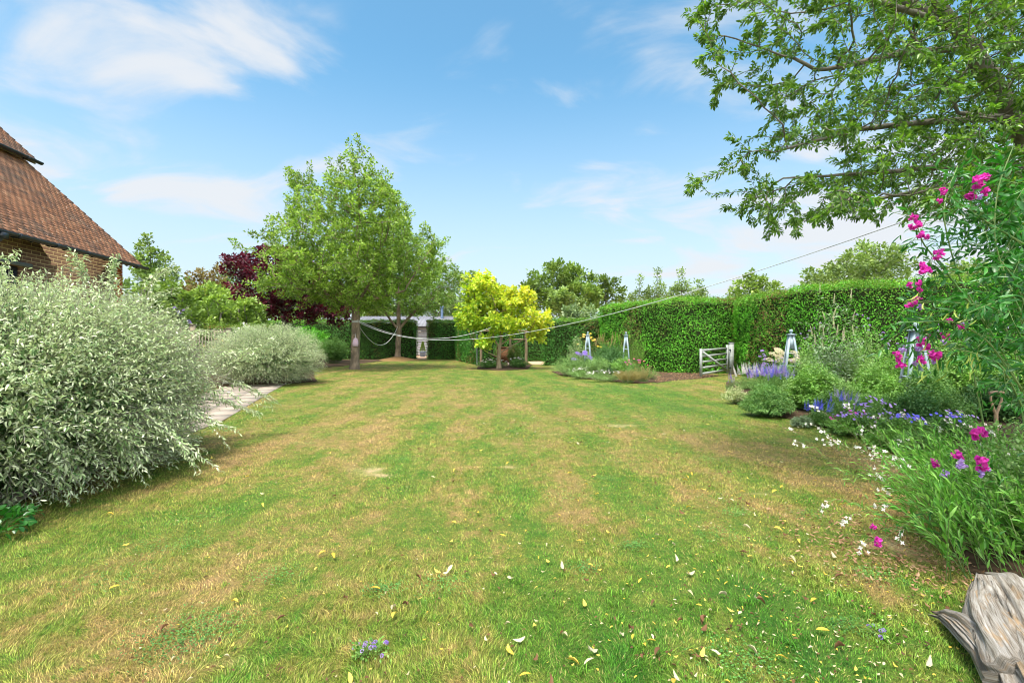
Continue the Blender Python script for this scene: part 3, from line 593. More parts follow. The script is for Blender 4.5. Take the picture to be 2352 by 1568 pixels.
    V2, T2, r2 = leaf_arrays(pt, up + rvec(nt_) * .8, up + rvec(nt_) * .8, L * rng.uniform(.6, 1.1, nt_), L * .5, 'lo')
    mi = np.r_[np.repeat(np.where(brown, 2, new_growth.astype(int)), 2), np.ones(len(T2), int)]; T2 = T2 + len(V)
    add_mesh('foliage', np.vstack([V, V2]), np.vstack([T, T2]), None, root, np.r_[r, r2], mats=[mat, M['hedge_fresh'], M['brown_hedge']], midx=mi)
    return root
hedge('dark green clipped hedge at the back, left of the gap in the hedge line', [(-19.5, 38), (-7.72, 38)], 3.05, 1.8, 230, M['hedge_dark'], .085, 1)
hedge('dark green clipped hedge block at the back, right of the gap in the hedge line', [(-6.72, 38), (-4.35, 38)], 3.05, 1.8, 300, M['hedge_dark'], .085, 2)
hedge('lower dark hedge running forward behind the yellow tree to the arbour post', [(-4.45, 37.6), (-3.8, 34.5), (-2.5, 30.0), (-2.05, 28.4)], 2.6, 1.2, 380, M['hedge_dark'], .075, 3)
hedge('dark hedge between the yellow tree and the obelisk bed', [(1.75, 28.3), (3.1, 27.4), (5.4, 26.6), (7, 26.8)], 2.68, 1.6, 420, M['hedge_dark'], .075, 4, bump=.12)
hedge('tall bright green hedge behind the open timber gate', [(4.75, 26.6), (4.8, 25.0), (5.6, 23.0), (6.7, 21.5), (8.0, 20.75), (9.9, 21.2), (11.2, 22.2)], 3.28, 1.8, 520, M['hedge'], .066, 5, bump=.16)
hedge('longest tall hedge behind the right hand border, right of the gate post', [(10.1, 22.6), (9.45, 20.4), (9.15, 17.8), (9.5, 15.7), (10.4, 14.6), (13.5, 13.3), (18, 12.4)], 3.2, 1.7, 640, M['hedge'], .058, 6, bump=.16)
hedge('low light green hedge behind the wooden trellis', [(-14.5, 22.6), (-11.3, 22.8)], 2.15, 1.0, 420, M['hedge_fresh'], .06, 7)
# ------------------------------------------------------------------ trees
def colonize(att, nodes, parent, D, kill, infl, iters=160, bias=(0, 0, 0), jit=.15, tips=None):
    nodes = [np.array(p, float) for p in nodes]; parent = list(parent); NA = len(att); att = att.copy(); bias = np.array(bias, float)
    A = np.array(nodes); dm = np.linalg.norm(att[:, None] - A[None], axis=2); near = dm.argmin(1); dist = dm.min(1); alive = np.ones(NA, bool); used = {}
    for _ in range(iters):
        m = alive & (dist < infl)
        if not m.any():
            if not alive.any(): break
            m = alive & (dist < dist[alive].min() * 1.2)
        idx = near[m]; dv = unit(att[m] - A[idx]); uq, inv = np.unique(idx, return_inverse=True); sm = np.zeros((len(uq), 3)); np.add.at(sm, inv, dv)
        new = []
        for k, i in enumerate(uq):
            used[i] = used.get(i, 0) + 1
            if used[i] > 4: continue
            dr = unit(unit(sm[k]) + bias + rng.normal(0, jit, 3)); new.append((A[i] + dr * D, i))
        if not new: break
        n0 = len(A); A = np.vstack([A, [p for p, _ in new]]); parent += [i for _, i in new]
        B = A[n0:]; dn = np.linalg.norm(att[:, None] - B[None], axis=2); j = dn.argmin(1); dv = dn.min(1); better = dv < dist; near[better] = n0 + j[better]; dist[better] = dv[better]
        alive &= dist > kill
        for i in np.unique(near[alive]):
            if used.get(i, 0) > 4:      # stuck: drop its attractors
                alive[(near == i)] = False
        if len(A) > 14000: break
    return A, np.array(parent)
def skeleton_mesh(A, par, rad, name, mat, parent, nmin=4, nmax=10, rough=0.0, base_flare=0):
    kids = {}
    for i, p in enumerate(par):
        if p >= 0: kids.setdefault(p, []).append(i)
    V, T, n = [], [], 0
    def ring(c, d, r, k, ph):
        a = np.cross(d, [.13, .31, .94]); a = a / (np.linalg.norm(a) + 1e-9); b = np.cross(d, a); th = np.arange(k) * 2 * np.pi / k
        rr = r * (1 + rough * np.sin(th * 3 + ph) + rough * .7 * np.sin(th * 5 + ph * 2.3)) if rough and r > .03 else r
        return c + (np.cos(th) * rr)[:, None] * a + (np.sin(th) * rr)[:, None] * b
    for i, p in enumerate(par):
        if p < 0: continue
        d = A[i] - A[p]; L = np.linalg.norm(d)
        if L < 1e-6: continue
        d /= L; r1 = rad[i]; gp = par[p]
        main = rad[i] >= .72 * rad[p]
        dp = d if gp < 0 or not main else (A[p] - A[gp]) / (np.linalg.norm(A[p] - A[gp]) + 1e-9)
        r0 = rad[p] if main else r1 * 1.25; k = int(np.clip(4 + r0 * 60, nmin, nmax))
        # average direction at both joints so that neighbouring rings meet
        ks = [c for c in kids.get(i, []) if rad[c] >= .72 * rad[i]]
        dn = d
        R0 = ring(A[p], unit(dp + d) if main and False else (dp if main and gp >= 0 else d), r0, k, p * .7); R1 = ring(A[i], dn, r1, k, i * .7)
        V += [R0, R1]; q = [[j, (j + 1) % k, k + (j + 1) % k, k + j] for j in range(k)]
        T += [[n + a for a in f] for f in q]; n += 2 * k
        if not kids.get(i):
            V.append(A[i][None] + d * r1); T += [[n - k + j, n - k + (j + 1) % k, n, n] for j in range(k)]; n += 1
    V = np.concatenate(V); T = np.array(T); T3 = np.concatenate([T[:, [0, 1, 2]], T[:, [0, 2, 3]]]); T3 = T3[(T3[:, 1] != T3[:, 2]) & (T3[:, 0] != T3[:, 2])]
    return add_mesh(name, V, T3, mat, parent, np.full(len(T3), .5), smooth=True)
def make_tree(name, label, cat, base, trunk, att, D, kill, infl, rt, R0, leafmat, bark, nleaf, L, W, tpl='lo', group=None, bias=(0, 0, .1), cand=4, twig=0.4, twig_up=.35, spread=.12, droop=.0, rough=.04,
              extra=None, leaf_bias=(0, 0, .1), jit=.15, mincrown=None, iters=160, rnd_z=None, trunk_r=None, leaf_filter=None, whorl=False):
    """trunk: points from the ground up; att: attractor points filling the crown; nleaf leaves at each thin node"""
    root = thing(name, label, cat, base, group)
    nodes, par = [], []
    def add_line(pts, parent_i):
        pts = [np.array(p, float) for p in pts]; last = parent_i
        for a, b in zip(pts[:-1], pts[1:]):
            k = max(1, int(np.linalg.norm(b - a) / D))
            for t in range(1, k + 1):
                nodes.append(a + (b - a) * t / k + rng.normal(0, D * .03, 3)); par.append(last); last = len(nodes) - 1
        return last
    nodes.append(np.array(trunk[0], float)); par.append(-1); add_line(trunk, 0)
    for ln in (extra or []):
        A0 = np.array(nodes); s = int(np.linalg.norm(A0 - np.array(ln[0], float), axis=1).argmin()); add_line([nodes[s]] + list(ln[1:]), s)
    n_fixed = len(nodes)
    A, par = colonize(att, nodes, par, D, kill, infl, iters, bias, jit)
    n = len(A); cnt = np.zeros(n); haskid = np.zeros(n, bool); haskid[par[par >= 0]] = True
    cnt[~haskid] = 1
    for i in range(n - 1, 0, -1):
        if par[i] >= 0: cnt[par[i]] += max(cnt[i], 1) if True else 0
    # children always come after parents except fixed lines, so the pass above is exact
    cnt = np.maximum(cnt, 1); e = math.log(max(cnt[0], 2)) / math.log(R0 / rt); rad = rt * cnt ** (1 / e)
    if trunk_r is not None:
        for i in range(n_fixed): rad[i] = max(rad[i], trunk_r(A[i]))
    z0 = np.clip((A[:, 2] - trunk[0][2]) / .45, 0, 1); flare = 1 + .45 * (1 - z0) ** 2; big = rad > .5 * R0; rad[big] *= flare[big]
    # twigs beyond every tip
    tips_ = np.where(~haskid)[0]; tA, tp, tr = [], [], []
    up = np.array([0, 0, 1.0])
    if twig > 0:
        base_i = n
        for i in tips_:
            d = unit(A[i] - A[par[i]]) if par[i] >= 0 else up
            p = A[i]; last = i; k = 3; ln = twig * rng.uniform(.5, 1.35)
            for t in range(k):
                d = unit(d + up * twig_up * .5 + rng.normal(0, .12, 3)); p = p + d * ln / k; tA.append(p); tp.append(last); last = base_i + len(tA) - 1; tr.append(rt * (1 - .22 * (t + 1)))
        A = np.vstack([A, tA]); par = np.r_[par, tp]; rad = np.r_[rad, tr]; cnt = np.r_[cnt, np.ones(len(tA))]
    skeleton_mesh(A, par, rad, 'trunk', bark, root, rough=rough)
    c = np.where((cnt <= cand) & (np.arange(len(A)) > n_fixed - 1))[0]
    if mincrown is not None: c = c[A[c, 2] > mincrown]
    if leaf_filter is not None: c = c[leaf_filter(A[c])]
    k = np.repeat(c, nleaf); pa = par[k]; t = rng.random(len(k)); pos = A[k] * t[:, None] + A[pa] * (1 - t)[:, None]; bd = unit(A[k] - A[pa])
    out = rvec(len(k)); out = unit(out - (out * bd).sum(1, keepdims=True) * bd * .8); pos = pos + out * rng.random(len(k))[:, None] * spread
    d_ = bd * .55 + out * .8 + np.array(leaf_bias) - up * droop * rng.random(len(k))[:, None]; nr = up * .8 + rvec(len(k)) * .7
    ll = L * rng.uniform(.6, 1.3, len(k))
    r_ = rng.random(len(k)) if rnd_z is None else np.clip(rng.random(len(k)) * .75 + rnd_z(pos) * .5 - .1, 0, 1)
    leaves_obj('crown', leafmat, root, pos, d_, nr, ll, ll * W / L, tpl=tpl, rnd=r_)
    return root
def ell(n, c, r, pw=.45, zmin=None):
    """points in an ellipsoid, denser outside when pw is small"""
    p = rvec(n) * (rng.random(n) ** pw)[:, None]; p = p * np.array(r) + np.array(c)
    return p if zmin is None else p[p[:, 2] > zmin]
def lobes(n, specs, **k): 
    wts = np.array([s[1][0] * s[1][1] * s[1][2] for s in specs]) ** .7; wts = wts / wts.sum()
    return np.vstack([ell(max(4, int(n * q)), s[0], s[1], **k) for q, s in zip(wts, specs)])
def px(u, v, Y): return tuple(P(u, v, Y))
# --- the big maple
Y = 24.3; bx = P(815, 848, Y)[0]
def crown_prof(n):
    z = rng.uniform(2.9, 11.0, n * 3); zz = [2.9, 3.6, 4.6, 6.0, 7.4, 8.6, 9.6, 10.4, 11.0]; rr = [1.2, 3.0, 4.2, 4.0, 3.3, 2.5, 1.55, .75, .12]
    r = np.interp(z, zz, rr); a = rng.uniform(0, 2 * np.pi, n * 3); rr_ = r * (1 + .16 * np.sin(a * 3 + z * 1.3) + .10 * np.sin(a * 7 + z * 3.1)); q = np.sqrt(rng.random(n * 3)) * rr_
    keep = rng.random(n * 3) < (r / 5.2) ** 1.2; z, q, a = z[keep], q[keep], a[keep]; lean = .05 * (z - 3)
    return np.c_[bx + np.cos(a) * q * 1.0 - .25 + lean, Y + np.sin(a) * q * .85, z][:n]
att = np.vstack([crown_prof(2100), np.linspace(0, 1, 14)[:, None] * (np.array(px(540, 560, Y)) - np.array([bx - 3, Y, 5.3])) + np.array([bx - 3, Y, 5.3]) + rng.normal(0, .1, (14, 3)),
                 ell(90, px(640, 650, Y - 1), (1.5, 1.2, .4)), ell(70, px(700, 430, Y), (.9, .8, .8)), ell(40, px(820, 352, Y), (.35, .3, .45))])
make_tree('maple_tree', 'tall leafy green tree with a thick scarred trunk and a clothes line tied round it', 'tree', (bx, Y, 0),
          [(bx, Y, 0), (bx + .02, Y, .7), (bx + .03, Y, 1.5), (bx + .06, Y, 2.4), (bx + .1, Y, 3.3), (bx + .02, Y, 4.6), (bx + .1, Y, 6.2), (bx + .2, Y, 8.2)], att, .27, .36, 2.2, .011, .215, M['maple'], M['bark'], 19, .125, .085, 'lo',
          bias=(0, 0, .10), cand=5, twig=.62, twig_up=.7, spread=.16, extra=[[(bx + .1, Y, 3.3), (bx - .75, Y + .1, 4.3), (bx - 2.2, Y - .2, 5.4)], [(bx + .1, Y, 3.2), (bx + .7, Y - .1, 4.2), (bx + 1.5, Y, 5.6)], [(bx + .1, Y, 3.0), (bx - 1.4, Y - .5, 3.8), (bx - 3.2, Y - .6, 4.1)], [(bx + .1, Y, 2.9), (bx + 1.2, Y - .6, 3.5), (bx + 2.6, Y - .5, 3.9)]],
          trunk_r=lambda p: .215 - .02 * p[2] if p[2] < 4 and abs(p[0] - bx) < .3 else 0, rough=.07)
# --- the second maple behind, on its mound
Y2 = 36.0; bx2 = -8.5
z = rng.uniform(3.6, 10.6, 6000); r = np.interp(z, [3.4, 4.6, 6, 8, 9, 9.9], [2.4, 4.0, 4.0, 2.5, 1.1, .15]); a = rng.uniform(0, 6.283, 6000); q = np.sqrt(rng.random(6000)) * r * (1 + .15 * np.sin(a * 3 + z)); k = rng.random(6000) < (r / 4.7) ** 1.2
att = np.c_[bx2 + .45 + np.cos(a) * q * 1.05, Y2 + np.sin(a) * q * .8, z][k][:1150]
make_tree('maple_tree', 'second green tree standing on a brown earth mound by the hedge gap', 'tree', (bx2, Y2, .2),
          [(bx2, Y2, .2), (bx2 + .02, Y2, 1.3), (bx2 + .08, Y2, 2.3), (bx2 + .05, Y2, 3.6), (bx2 + .5, Y2, 6), (bx2 + .7, Y2, 8)], att, .36, .48, 3, .014, .20, M['maple2'], M['bark'], 14, .18, .12, 'lo', cand=5, twig=.65, twig_up=.5, spread=.22,
          extra=[[(bx2 + .08, Y2, 2.1), (bx2 - .5, Y2 - .3, 3.0), (bx2 - 1.2, Y2 - .4, 4.2)], [(bx2 + .1, Y2, 2.2), (bx2 + .8, Y2 - .2, 3.1), (bx2 + 1.8, Y2, 4.2)]], trunk_r=lambda p: .19 - .03 * p[2] if p[2] < 2.4 else 0)
# --- the golden tree
bg_ = P(1146, 848, Y)[0]
gl = [(px(1100, 668, Y), (1.0, .9, .95)), (px(1185, 700, Y), (1.1, 1.0, .75)), (px(1092, 715, Y), (.9, .9, .7)), (px(1085, 740, Y - .2), (.95, .8, .42)), (px(1220, 738, Y - .1), (1.0, .8, .62)), (px(1150, 742, Y - .7), (.9, .8, .5)), (px(1108, 645, Y), (.55, .5, .4)), (px(1200, 674, Y), (.5, .5, .35)), (px(1236, 768, Y), (.62, .5, .4)), (px(1115, 782, Y - .5), (.6, .4, .3)), (px(1150, 700, Y + .8), (1.1, .9, .9)), (px(1065, 728, Y), (.5, .4, .3))]
att = lobes(700, gl, pw=.6)
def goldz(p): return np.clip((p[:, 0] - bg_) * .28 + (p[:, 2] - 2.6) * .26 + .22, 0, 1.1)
make_tree('golden_locust_tree', 'small yellow leaved tree with pale branching stems in the lawn', 'tree', (bg_, Y, 0),
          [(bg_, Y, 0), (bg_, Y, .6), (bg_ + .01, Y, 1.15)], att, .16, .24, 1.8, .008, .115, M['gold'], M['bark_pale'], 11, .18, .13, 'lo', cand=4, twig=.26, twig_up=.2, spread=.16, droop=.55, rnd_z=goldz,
          extra=[[(bg_, Y, .55), (bg_ - .55, Y - .1, .85), (bg_ - 1.25, Y - .1, 1.35)], [(bg_ + .01, Y, 1.15), (bg_ - .25, Y, 1.5), (bg_ - .4, Y, 2.3)], [(bg_ + .01, Y, 1.0), (bg_ + .12, Y, 1.6), (bg_ + .05, Y, 2.6)], [(bg_ + .01, Y, 1.15), (bg_ + .45, Y - .1, 1.5), (bg_ + .9, Y, 1.9)], [(bg_, Y, .7), (bg_ + .4, Y - .1, 1.05), (bg_ + 1.3, Y - .1, 1.55)]], trunk_r=lambda p: .105 if p[2] < 1.1 and abs(p[0] - bg_) < .06 else .03, rough=.03)
# --- the copper tree
YP = 31.0
pl = [(px(640, 625, YP), (3.4, 2.2, 1.5)), (px(600, 690, YP), (2.4, 2.0, 1.2)), (px(700, 690, YP), (2.6, 2.0, 1.5)), (px(560, 620, YP), (1.5, 1.2, .8)), (px(680, 640, YP), (2.5, 2, 1.2)), (px(640, 590, YP), (1.4, 1.2, .7)), (px(740, 715, YP), (1.6, 1.4, 1.0)), (px(535, 590, YP), (.8, .7, .4))]
tb = P(655, 790, YP); make_tree('purple_plum_tree', 'dark purple leaved tree behind the tall green tree', 'tree', (tb[0], YP, 0), [(tb[0], YP, 0), (tb[0] + .1, YP, 1.3), (tb[0], YP, 2.4), (tb[0] - .2, YP, 3.6)], lobes(1300, pl, pw=.55), .30, .40, 3, .012, .16, M['purple'], M['bark_grey'], 15, .19, .14, 'lo', cand=4, twig=.45, spread=.2)
# --- trees beyond the hedges
def far_tree(label, u, vb, vt, hw, Yd, mat, L=.3, n=420, nleaf=9, ry=None, lob=None, name='tree', D=.6, twig=.7, W=.75, pw=.5, group='trees beyond the garden hedges', bark='bark_grey', cand=4):
    zt = P(u, vt, Yd)[2]; zb = max(.6, P(u, vb, Yd)[2]) if name != 'shrub_tree' else .4; x = P(u, vb, Yd)[0]; r = hw / F * Yd; zc_ = (zt + zb) / 2; rz = (zt - zb) / 2
    if lob is None: sp = [((x, Yd, zc_), (r, ry or r * .8, rz))]
    else: sp = [((x + a * r, Yd + rng.uniform(-.25, .25) * r, zc_ + b * rz), (r * c, r * c * .8, rz * d)) for a, b, c, d in lob]
    n = int(n * 1.2); L = L * 1.1; nleaf = int(nleaf * 2.6)
    if name == 'shrub_tree': sp = [((c_[0], c_[1], c_[2]), r_) for c_, r_ in sp]
    att = lobes(n, sp, pw=pw); sc_ = max(.5, zc_)
    return make_tree(name, label, 'tree', (x, Yd, 0), [(x, Yd, 0), (x + rng.uniform(-.2, .2), Yd, sc_ * .45), (x, Yd, sc_ * .9)], att, D, D * 1.35, D * 8, .02, max(.1, r * .055), M[mat], M[bark], nleaf, L, L * W, 'lo', group=group, cand=cand, twig=twig, spread=D * .95, mincrown=None)
R1 = [(0, .1, .55, .8), (-.5, -.2, .5, .7), (.5, -.25, .5, .65), (-.2, .45, .45, .5), (.25, .35, .4, .55), (-.75, -.5, .3, .4), (.75, -.55, .3, .4)]
far_tree('broad dark green tree rising behind the hedge, right of the yellow tree', 1292, 735, 594, 98, 58, 'oak', .30, 1100, 14, lob=[(-.1, .35, .50, .6), (-.35, .0, .45, .7), (.35, .05, .45, .7), (.0, -.3, .6, .6), (.5, -.3, .4, .6), (-.8, -.15, .28, .4)], D=.7)
far_tree('dark rounded tree stepping down beside the broad tree', 1392, 725, 632, 44, 62, 'oak', .30, 480, 14, lob=R1, D=.7)
far_tree('small olive green tree in front of the broad dark tree', 1300, 735, 660, 40, 46, 'olive', .3, 260, 10, lob=[(0, .2, .8, .6), (-.3, -.2, .6, .5)], D=.5)
far_tree('loose pale shrub tree showing above the middle hedge', 1330, 745, 700, 66, 36, 'pale', .22, 420, 11, lob=[(-.4, 0, .5, .9), (.1, .2, .5, .8), (.55, -.1, .45, .8)], D=.4, twig=.4, name='shrub_tree')
for i, (u, vt, hw, lb) in enumerate([(1472, 640, 30, 'thin dark birch with sparse leaves, left of the birch row'), (1512, 618, 32, 'tall sparse birch, second in the birch row'), (1566, 616, 34, 'tall sparse birch, third in the birch row'), (1606, 642, 28, 'bushy lower birch at the right end of the birch row')]):
    far_tree(lb, u, 712, vt, hw, 48, 'olive', .17, 420, 9, name='birch_tree', D=.45, twig=.6, lob=[(0, .45, .35, .55), (0, -.1, .6, .5), (-.3, -.5, .7, .5), (.3, -.5, .6, .5)], group='birches behind the tall hedge', cand=3)
far_tree('yellow green tree top just above the junction of the tall hedges', 1730, 700, 640, 62, 40, 'lime', .22, 420, 10, lob=[(-.2, .2, .6, .7), (.5, -.1, .5, .6), (-.6, -.4, .4, .5)], D=.45)
far_tree('airy pale green tree beyond the long right hedge', 1985, 690, 548, 128, 40, 'olive', .24, 900, 7, lob=[(.1, .2, .5, .55), (-.45, 0, .4, .5), (.6, .1, .4, .6), (-.8, -.35, .3, .4), (0, -.3, .8, .5)], D=.55, twig=.7)
far_tree('dull green tree low behind the right end of the long hedge', 2240, 700, 600, 120, 38, 'olive', .24, 500, 8, lob=R1, D=.55)
far_tree('wispy tall tree behind the house corner', 348, 700, 536, 42, 33, 'olive', .19, 1300, 9, lob=[(-.15, .65, .42, .32), (.15, .3, .5, .35), (-.4, .0, .6, .4), (.7, .05, .3, .35), (0, -.45, .9, .5), (.9, -.35, .4, .4)], D=.4, twig=.5)
far_tree('brown tinged small tree behind the shrubs at left', 470, 700, 612, 46, 40, 'brownleaf', .2, 380, 8, lob=R1, D=.45)
far_tree('grey green tree far behind the brown tinged tree', 540, 700, 604, 40, 60, 'olive', .32, 260, 10, lob=R1, D=.7)
for lb, u, vb, vt, hw, Yd, mt in [('big mid green shrub beside the house corner', 395, 775, 640, 62, 22, 'oak'), ('light green feathery tree left of the purple tree', 480, 760, 640, 62, 27, 'lime'), ('yellow green shrub tree below the purple tree', 550, 770, 668, 48, 25.5, 'lime'),
                                  ('leafy green shrub tree between the house and trellis', 430, 770, 668, 50, 24, 'lime'), ('dense green shrub filling the gap under the big bush tips', 330, 800, 650, 60, 18, 'oak')]:
    far_tree(lb, u, vb, vt, hw, Yd, mt, .15, 620, 11, lob=R1, D=.32, twig=.35, name='shrub_tree', group='shrubs at the left of the garden')
far_tree('loose grey green tree right behind the second maple', 1075, 720, 616, 40, 50, 'olive', .22, 300, 8, lob=R1, D=.5)
far_tree('light tree top beyond the outbuilding roof', 1010, 735, 660, 60, 66, 'pale', .32, 360, 9, lob=R1, D=.7)
far_tree('mid green tree beyond the outbuilding, seen past the yellow tree', 1125, 740, 640, 50, 56, 'olive', .3, 340, 10, lob=R1, D=.6)
far_tree('green tree beyond the back hedge seen under the maple crown', 800, 735, 660, 90, 58, 'oak', .36, 500, 10, lob=R1, D=.7)
for lb, u, vt, hw, Yd, mt in [('dark green tree crown beyond the outbuilding, left of the maple', 700, 672, 70, 64, 'oak'), ('mid green tree line crown behind the purple tree', 610, 655, 60, 62, 'olive'), ('low grey green tree beyond the shrubs at left', 520, 640, 60, 58, 'olive'), ('green tree far off behind the second maple', 900, 680, 70, 66, 'oak'), ('soft green tree far off right of the second maple', 1050, 676, 60, 70, 'olive'), ('far pale tree between the yellow tree and the broad oak', 1200, 676, 50, 70, 'pale'),
                          ('dull green tree far off behind the house corner shrubs', 420, 650, 60, 50, 'oak')]:
    far_tree(lb, u, 760, vt, hw, Yd, mt, .34, 330, 10, lob=R1, D=.8)
for lb, u, vt, hw, Yd, mt in [('bright green shrub behind the trellis posts', 500, 668, 46, 24.5, 'lime'), ('tall green shrub under the left edge of the purple tree', 590, 690, 40, 27, 'oak'), ('rounded olive shrub just right of the house corner', 352, 655, 40, 20, 'olive')]:
    far_tree(lb, u, 770, vt, hw, Yd, mt, .13, 520, 10, lob=R1, D=.3, twig=.3, name='shrub_tree', group='shrubs at the left of the garden')
# ground ivy wall of shrubs under the purple tree, and the shrub by the maple
# --- the bough at the right: its trunk stands just outside the frame
def bough():
    base = np.array([7.3, 5.7, 0.0]); n = 5200
    poly = [(1585, 0), (1575, 60), (1600, 120), (1640, 180), (1615, 225), (1665, 235), (1700, 300), (1660, 360), (1580, 410), (1600, 450), (1625, 480), (1760, 520), (1850, 540), (1960, 540), (2060, 500), (2180, 480), (2300, 540), (2500, 560), (2700, 300), (2700, -250), (1600, -250)]
    u = rng.uniform(1560, 2700, n * 4); v = rng.uniform(-250, 560, n * 4); ok = inside(poly, u, v); u, v = u[ok], v[ok]
    w_ = .56 + .7 * np.clip((u - 1580) / 650, 0, 1); nz = vnoise(np.c_[u / 55, v / 38, v * 0], 1, 21); ok = (rng.random(len(u)) < w_) & (nz > .36 - .35 * np.clip((u - 2050) / 250, 0, 1)); u, v = u[ok][:n], v[ok][:n]
    Yd = 4.9 + rng.uniform(-1.3, 1.7, len(u)) * np.clip((u - 1500) / 500, .35, 1)
    att = np.c_[(u - 1176) / F * Yd, Yd, H - (v - 784) / F * Yd]
    q = lambda u, v, Y: px(u, v, Y)
    make_tree('broadleaf_tree', 'large overhanging tree at the right whose leafy boughs reach over the lawn', 'tree', tuple(base), [tuple(base), (7.0, 5.7, 1.4), q(2425, 420, 5.6), q(2330, 270, 5.35), q(2215, 90, 5.1), q(2140, -20, 5.0), q(2080, -160, 4.9)], att, .12, .15, 1.5, .0030, .15, M['bay'], M['bark_grey'], 14, .047, .018, 'oval',
              bias=(-.22, 0, -.02), cand=4, twig=.13, twig_up=-.1, spread=.02, leaf_bias=(-.25, 0, -.1), droop=.4, jit=.22, iters=220,
              extra=[[q(2200, 70, 5.1), q(2130, 40, 5.0), q(2020, 5, 4.9), q(1940, -15, 4.8)], [q(2185, 40, 5.1), q(2060, 0, 5.3), q(1980, -20, 5.4)], [q(2330, 260, 5.35), q(2200, 260, 5.2), q(2160, 170, 5.1), q(2110, 100, 5.0), q(2060, 30, 5.0)],
                     [q(2425, 420, 5.6), q(2250, 385, 5.2), q(2130, 385, 5.0), q(1980, 400, 4.8), q(1800, 410, 4.7)], [q(2425, 430, 5.6), q(2230, 425, 4.9), q(2100, 440, 4.6), q(1950, 470, 4.5)], [q(2220, 110, 5.1), q(2080, 120, 5.0), q(1900, 160, 4.8)], [q(2330, 270, 5.35), q(2130, 280, 4.9), q(1950, 300, 4.7), q(1780, 350, 4.6)]],
              trunk_r=lambda p: .15 - .024 * max(0, p[2] - 1) if p[0] > 4 and abs(p[0] - np.interp(p[2], [0, 1.4, 3.24, 3.88, 4.59, 5.02], [7.3, 7.0, 6.30, 5.56, 4.77, 4.34])) < .12 else .009 + .009 * max(0, (p[0] - 3.6)), rough=.05)
bough()
# ------------------------------------------------------------------ shrubs and border plants
UP = np.array([0, 0, 1.0])
def shoots(P0, P1, P2, nl, t0, L, W, out=.8, fwd=.6, droop=0., tpl='lo', taper=.35, spread=0., curl=None, rnd=None, upn=.8, side_jit=.6):
    """leaves along bezier shoots; returns leaf arrays"""
    m = len(P0); t = t0 + (1 - t0) * ((np.arange(nl)[None] + rng.random((m, nl))) / nl); tt = t[..., None]
    p = (1 - tt) ** 2 * P0[:, None] + 2 * tt * (1 - tt) * P1[:, None] + tt ** 2 * P2[:, None]
    d = unit(2 * (1 - tt) * (P1 - P0)[:, None] + 2 * tt * (P2 - P1)[:, None])
    p, d, t = p.reshape(-1, 3), d.reshape(-1, 3), t.ravel(); k = len(p)
    o = rvec(k); o = unit(o - (o * d).sum(1, keepdims=True) * d); p = p + o * spread * rng.random(k)[:, None]
    dr = d * fwd + o * out - UP * droop; n = UP * upn + rvec(k) * side_jit
    ll = L * rng.uniform(.65, 1.25, k) * (1 - taper * t ** 3)
    cr = None if curl is None else rng.uniform(curl[0], curl[1], k)
    return leaf_arrays(p, dr, n, ll, ll * W / L, tpl, (rng.random(k) if rnd is None else np.repeat(rnd, nl) * .5 + rng.random(k) * .5), cr)
def stem_tubes(P0, P1, P2, r, k=3, seg=5):
    m = len(P0); t = np.linspace(0, 1, seg)[None, :, None]; p = (1 - t) ** 2 * P0[:, None] + 2 * t * (1 - t) * P1[:, None] + t ** 2 * P2[:, None]
    d = unit(np.gradient(p, axis=1)); a = unit(np.cross(d, np.array([.2, .3, .93]))); b = np.cross(d, a); th = np.arange(k) * 2 * np.pi / k
    rr = (np.broadcast_to(r, (m,))[:, None] * (1 - .6 * np.linspace(0, 1, seg))[None])[..., None, None]
    V = p[:, :, None] + rr * (np.cos(th)[:, None] * a[:, :, None] + np.sin(th)[:, None] * b[:, :, None])
    I = np.arange(m * seg * k).reshape(m, seg, k); J = np.roll(I, -1, 2)
    Q = np.stack([I[:, :-1], J[:, :-1], J[:, 1:], I[:, 1:]], -1).reshape(-1, 4)
    return V.reshape(-1, 3), np.concatenate([Q[:, [0, 1, 2]], Q[:, [0, 2, 3]]])
def stems_obj(P0, P1, P2, r, mat, parent, name='stems', **k):
    V, T = stem_tubes(P0, P1, P2, r, **k); return add_mesh(name, V, T, mat, parent, np.full(len(T), .5))
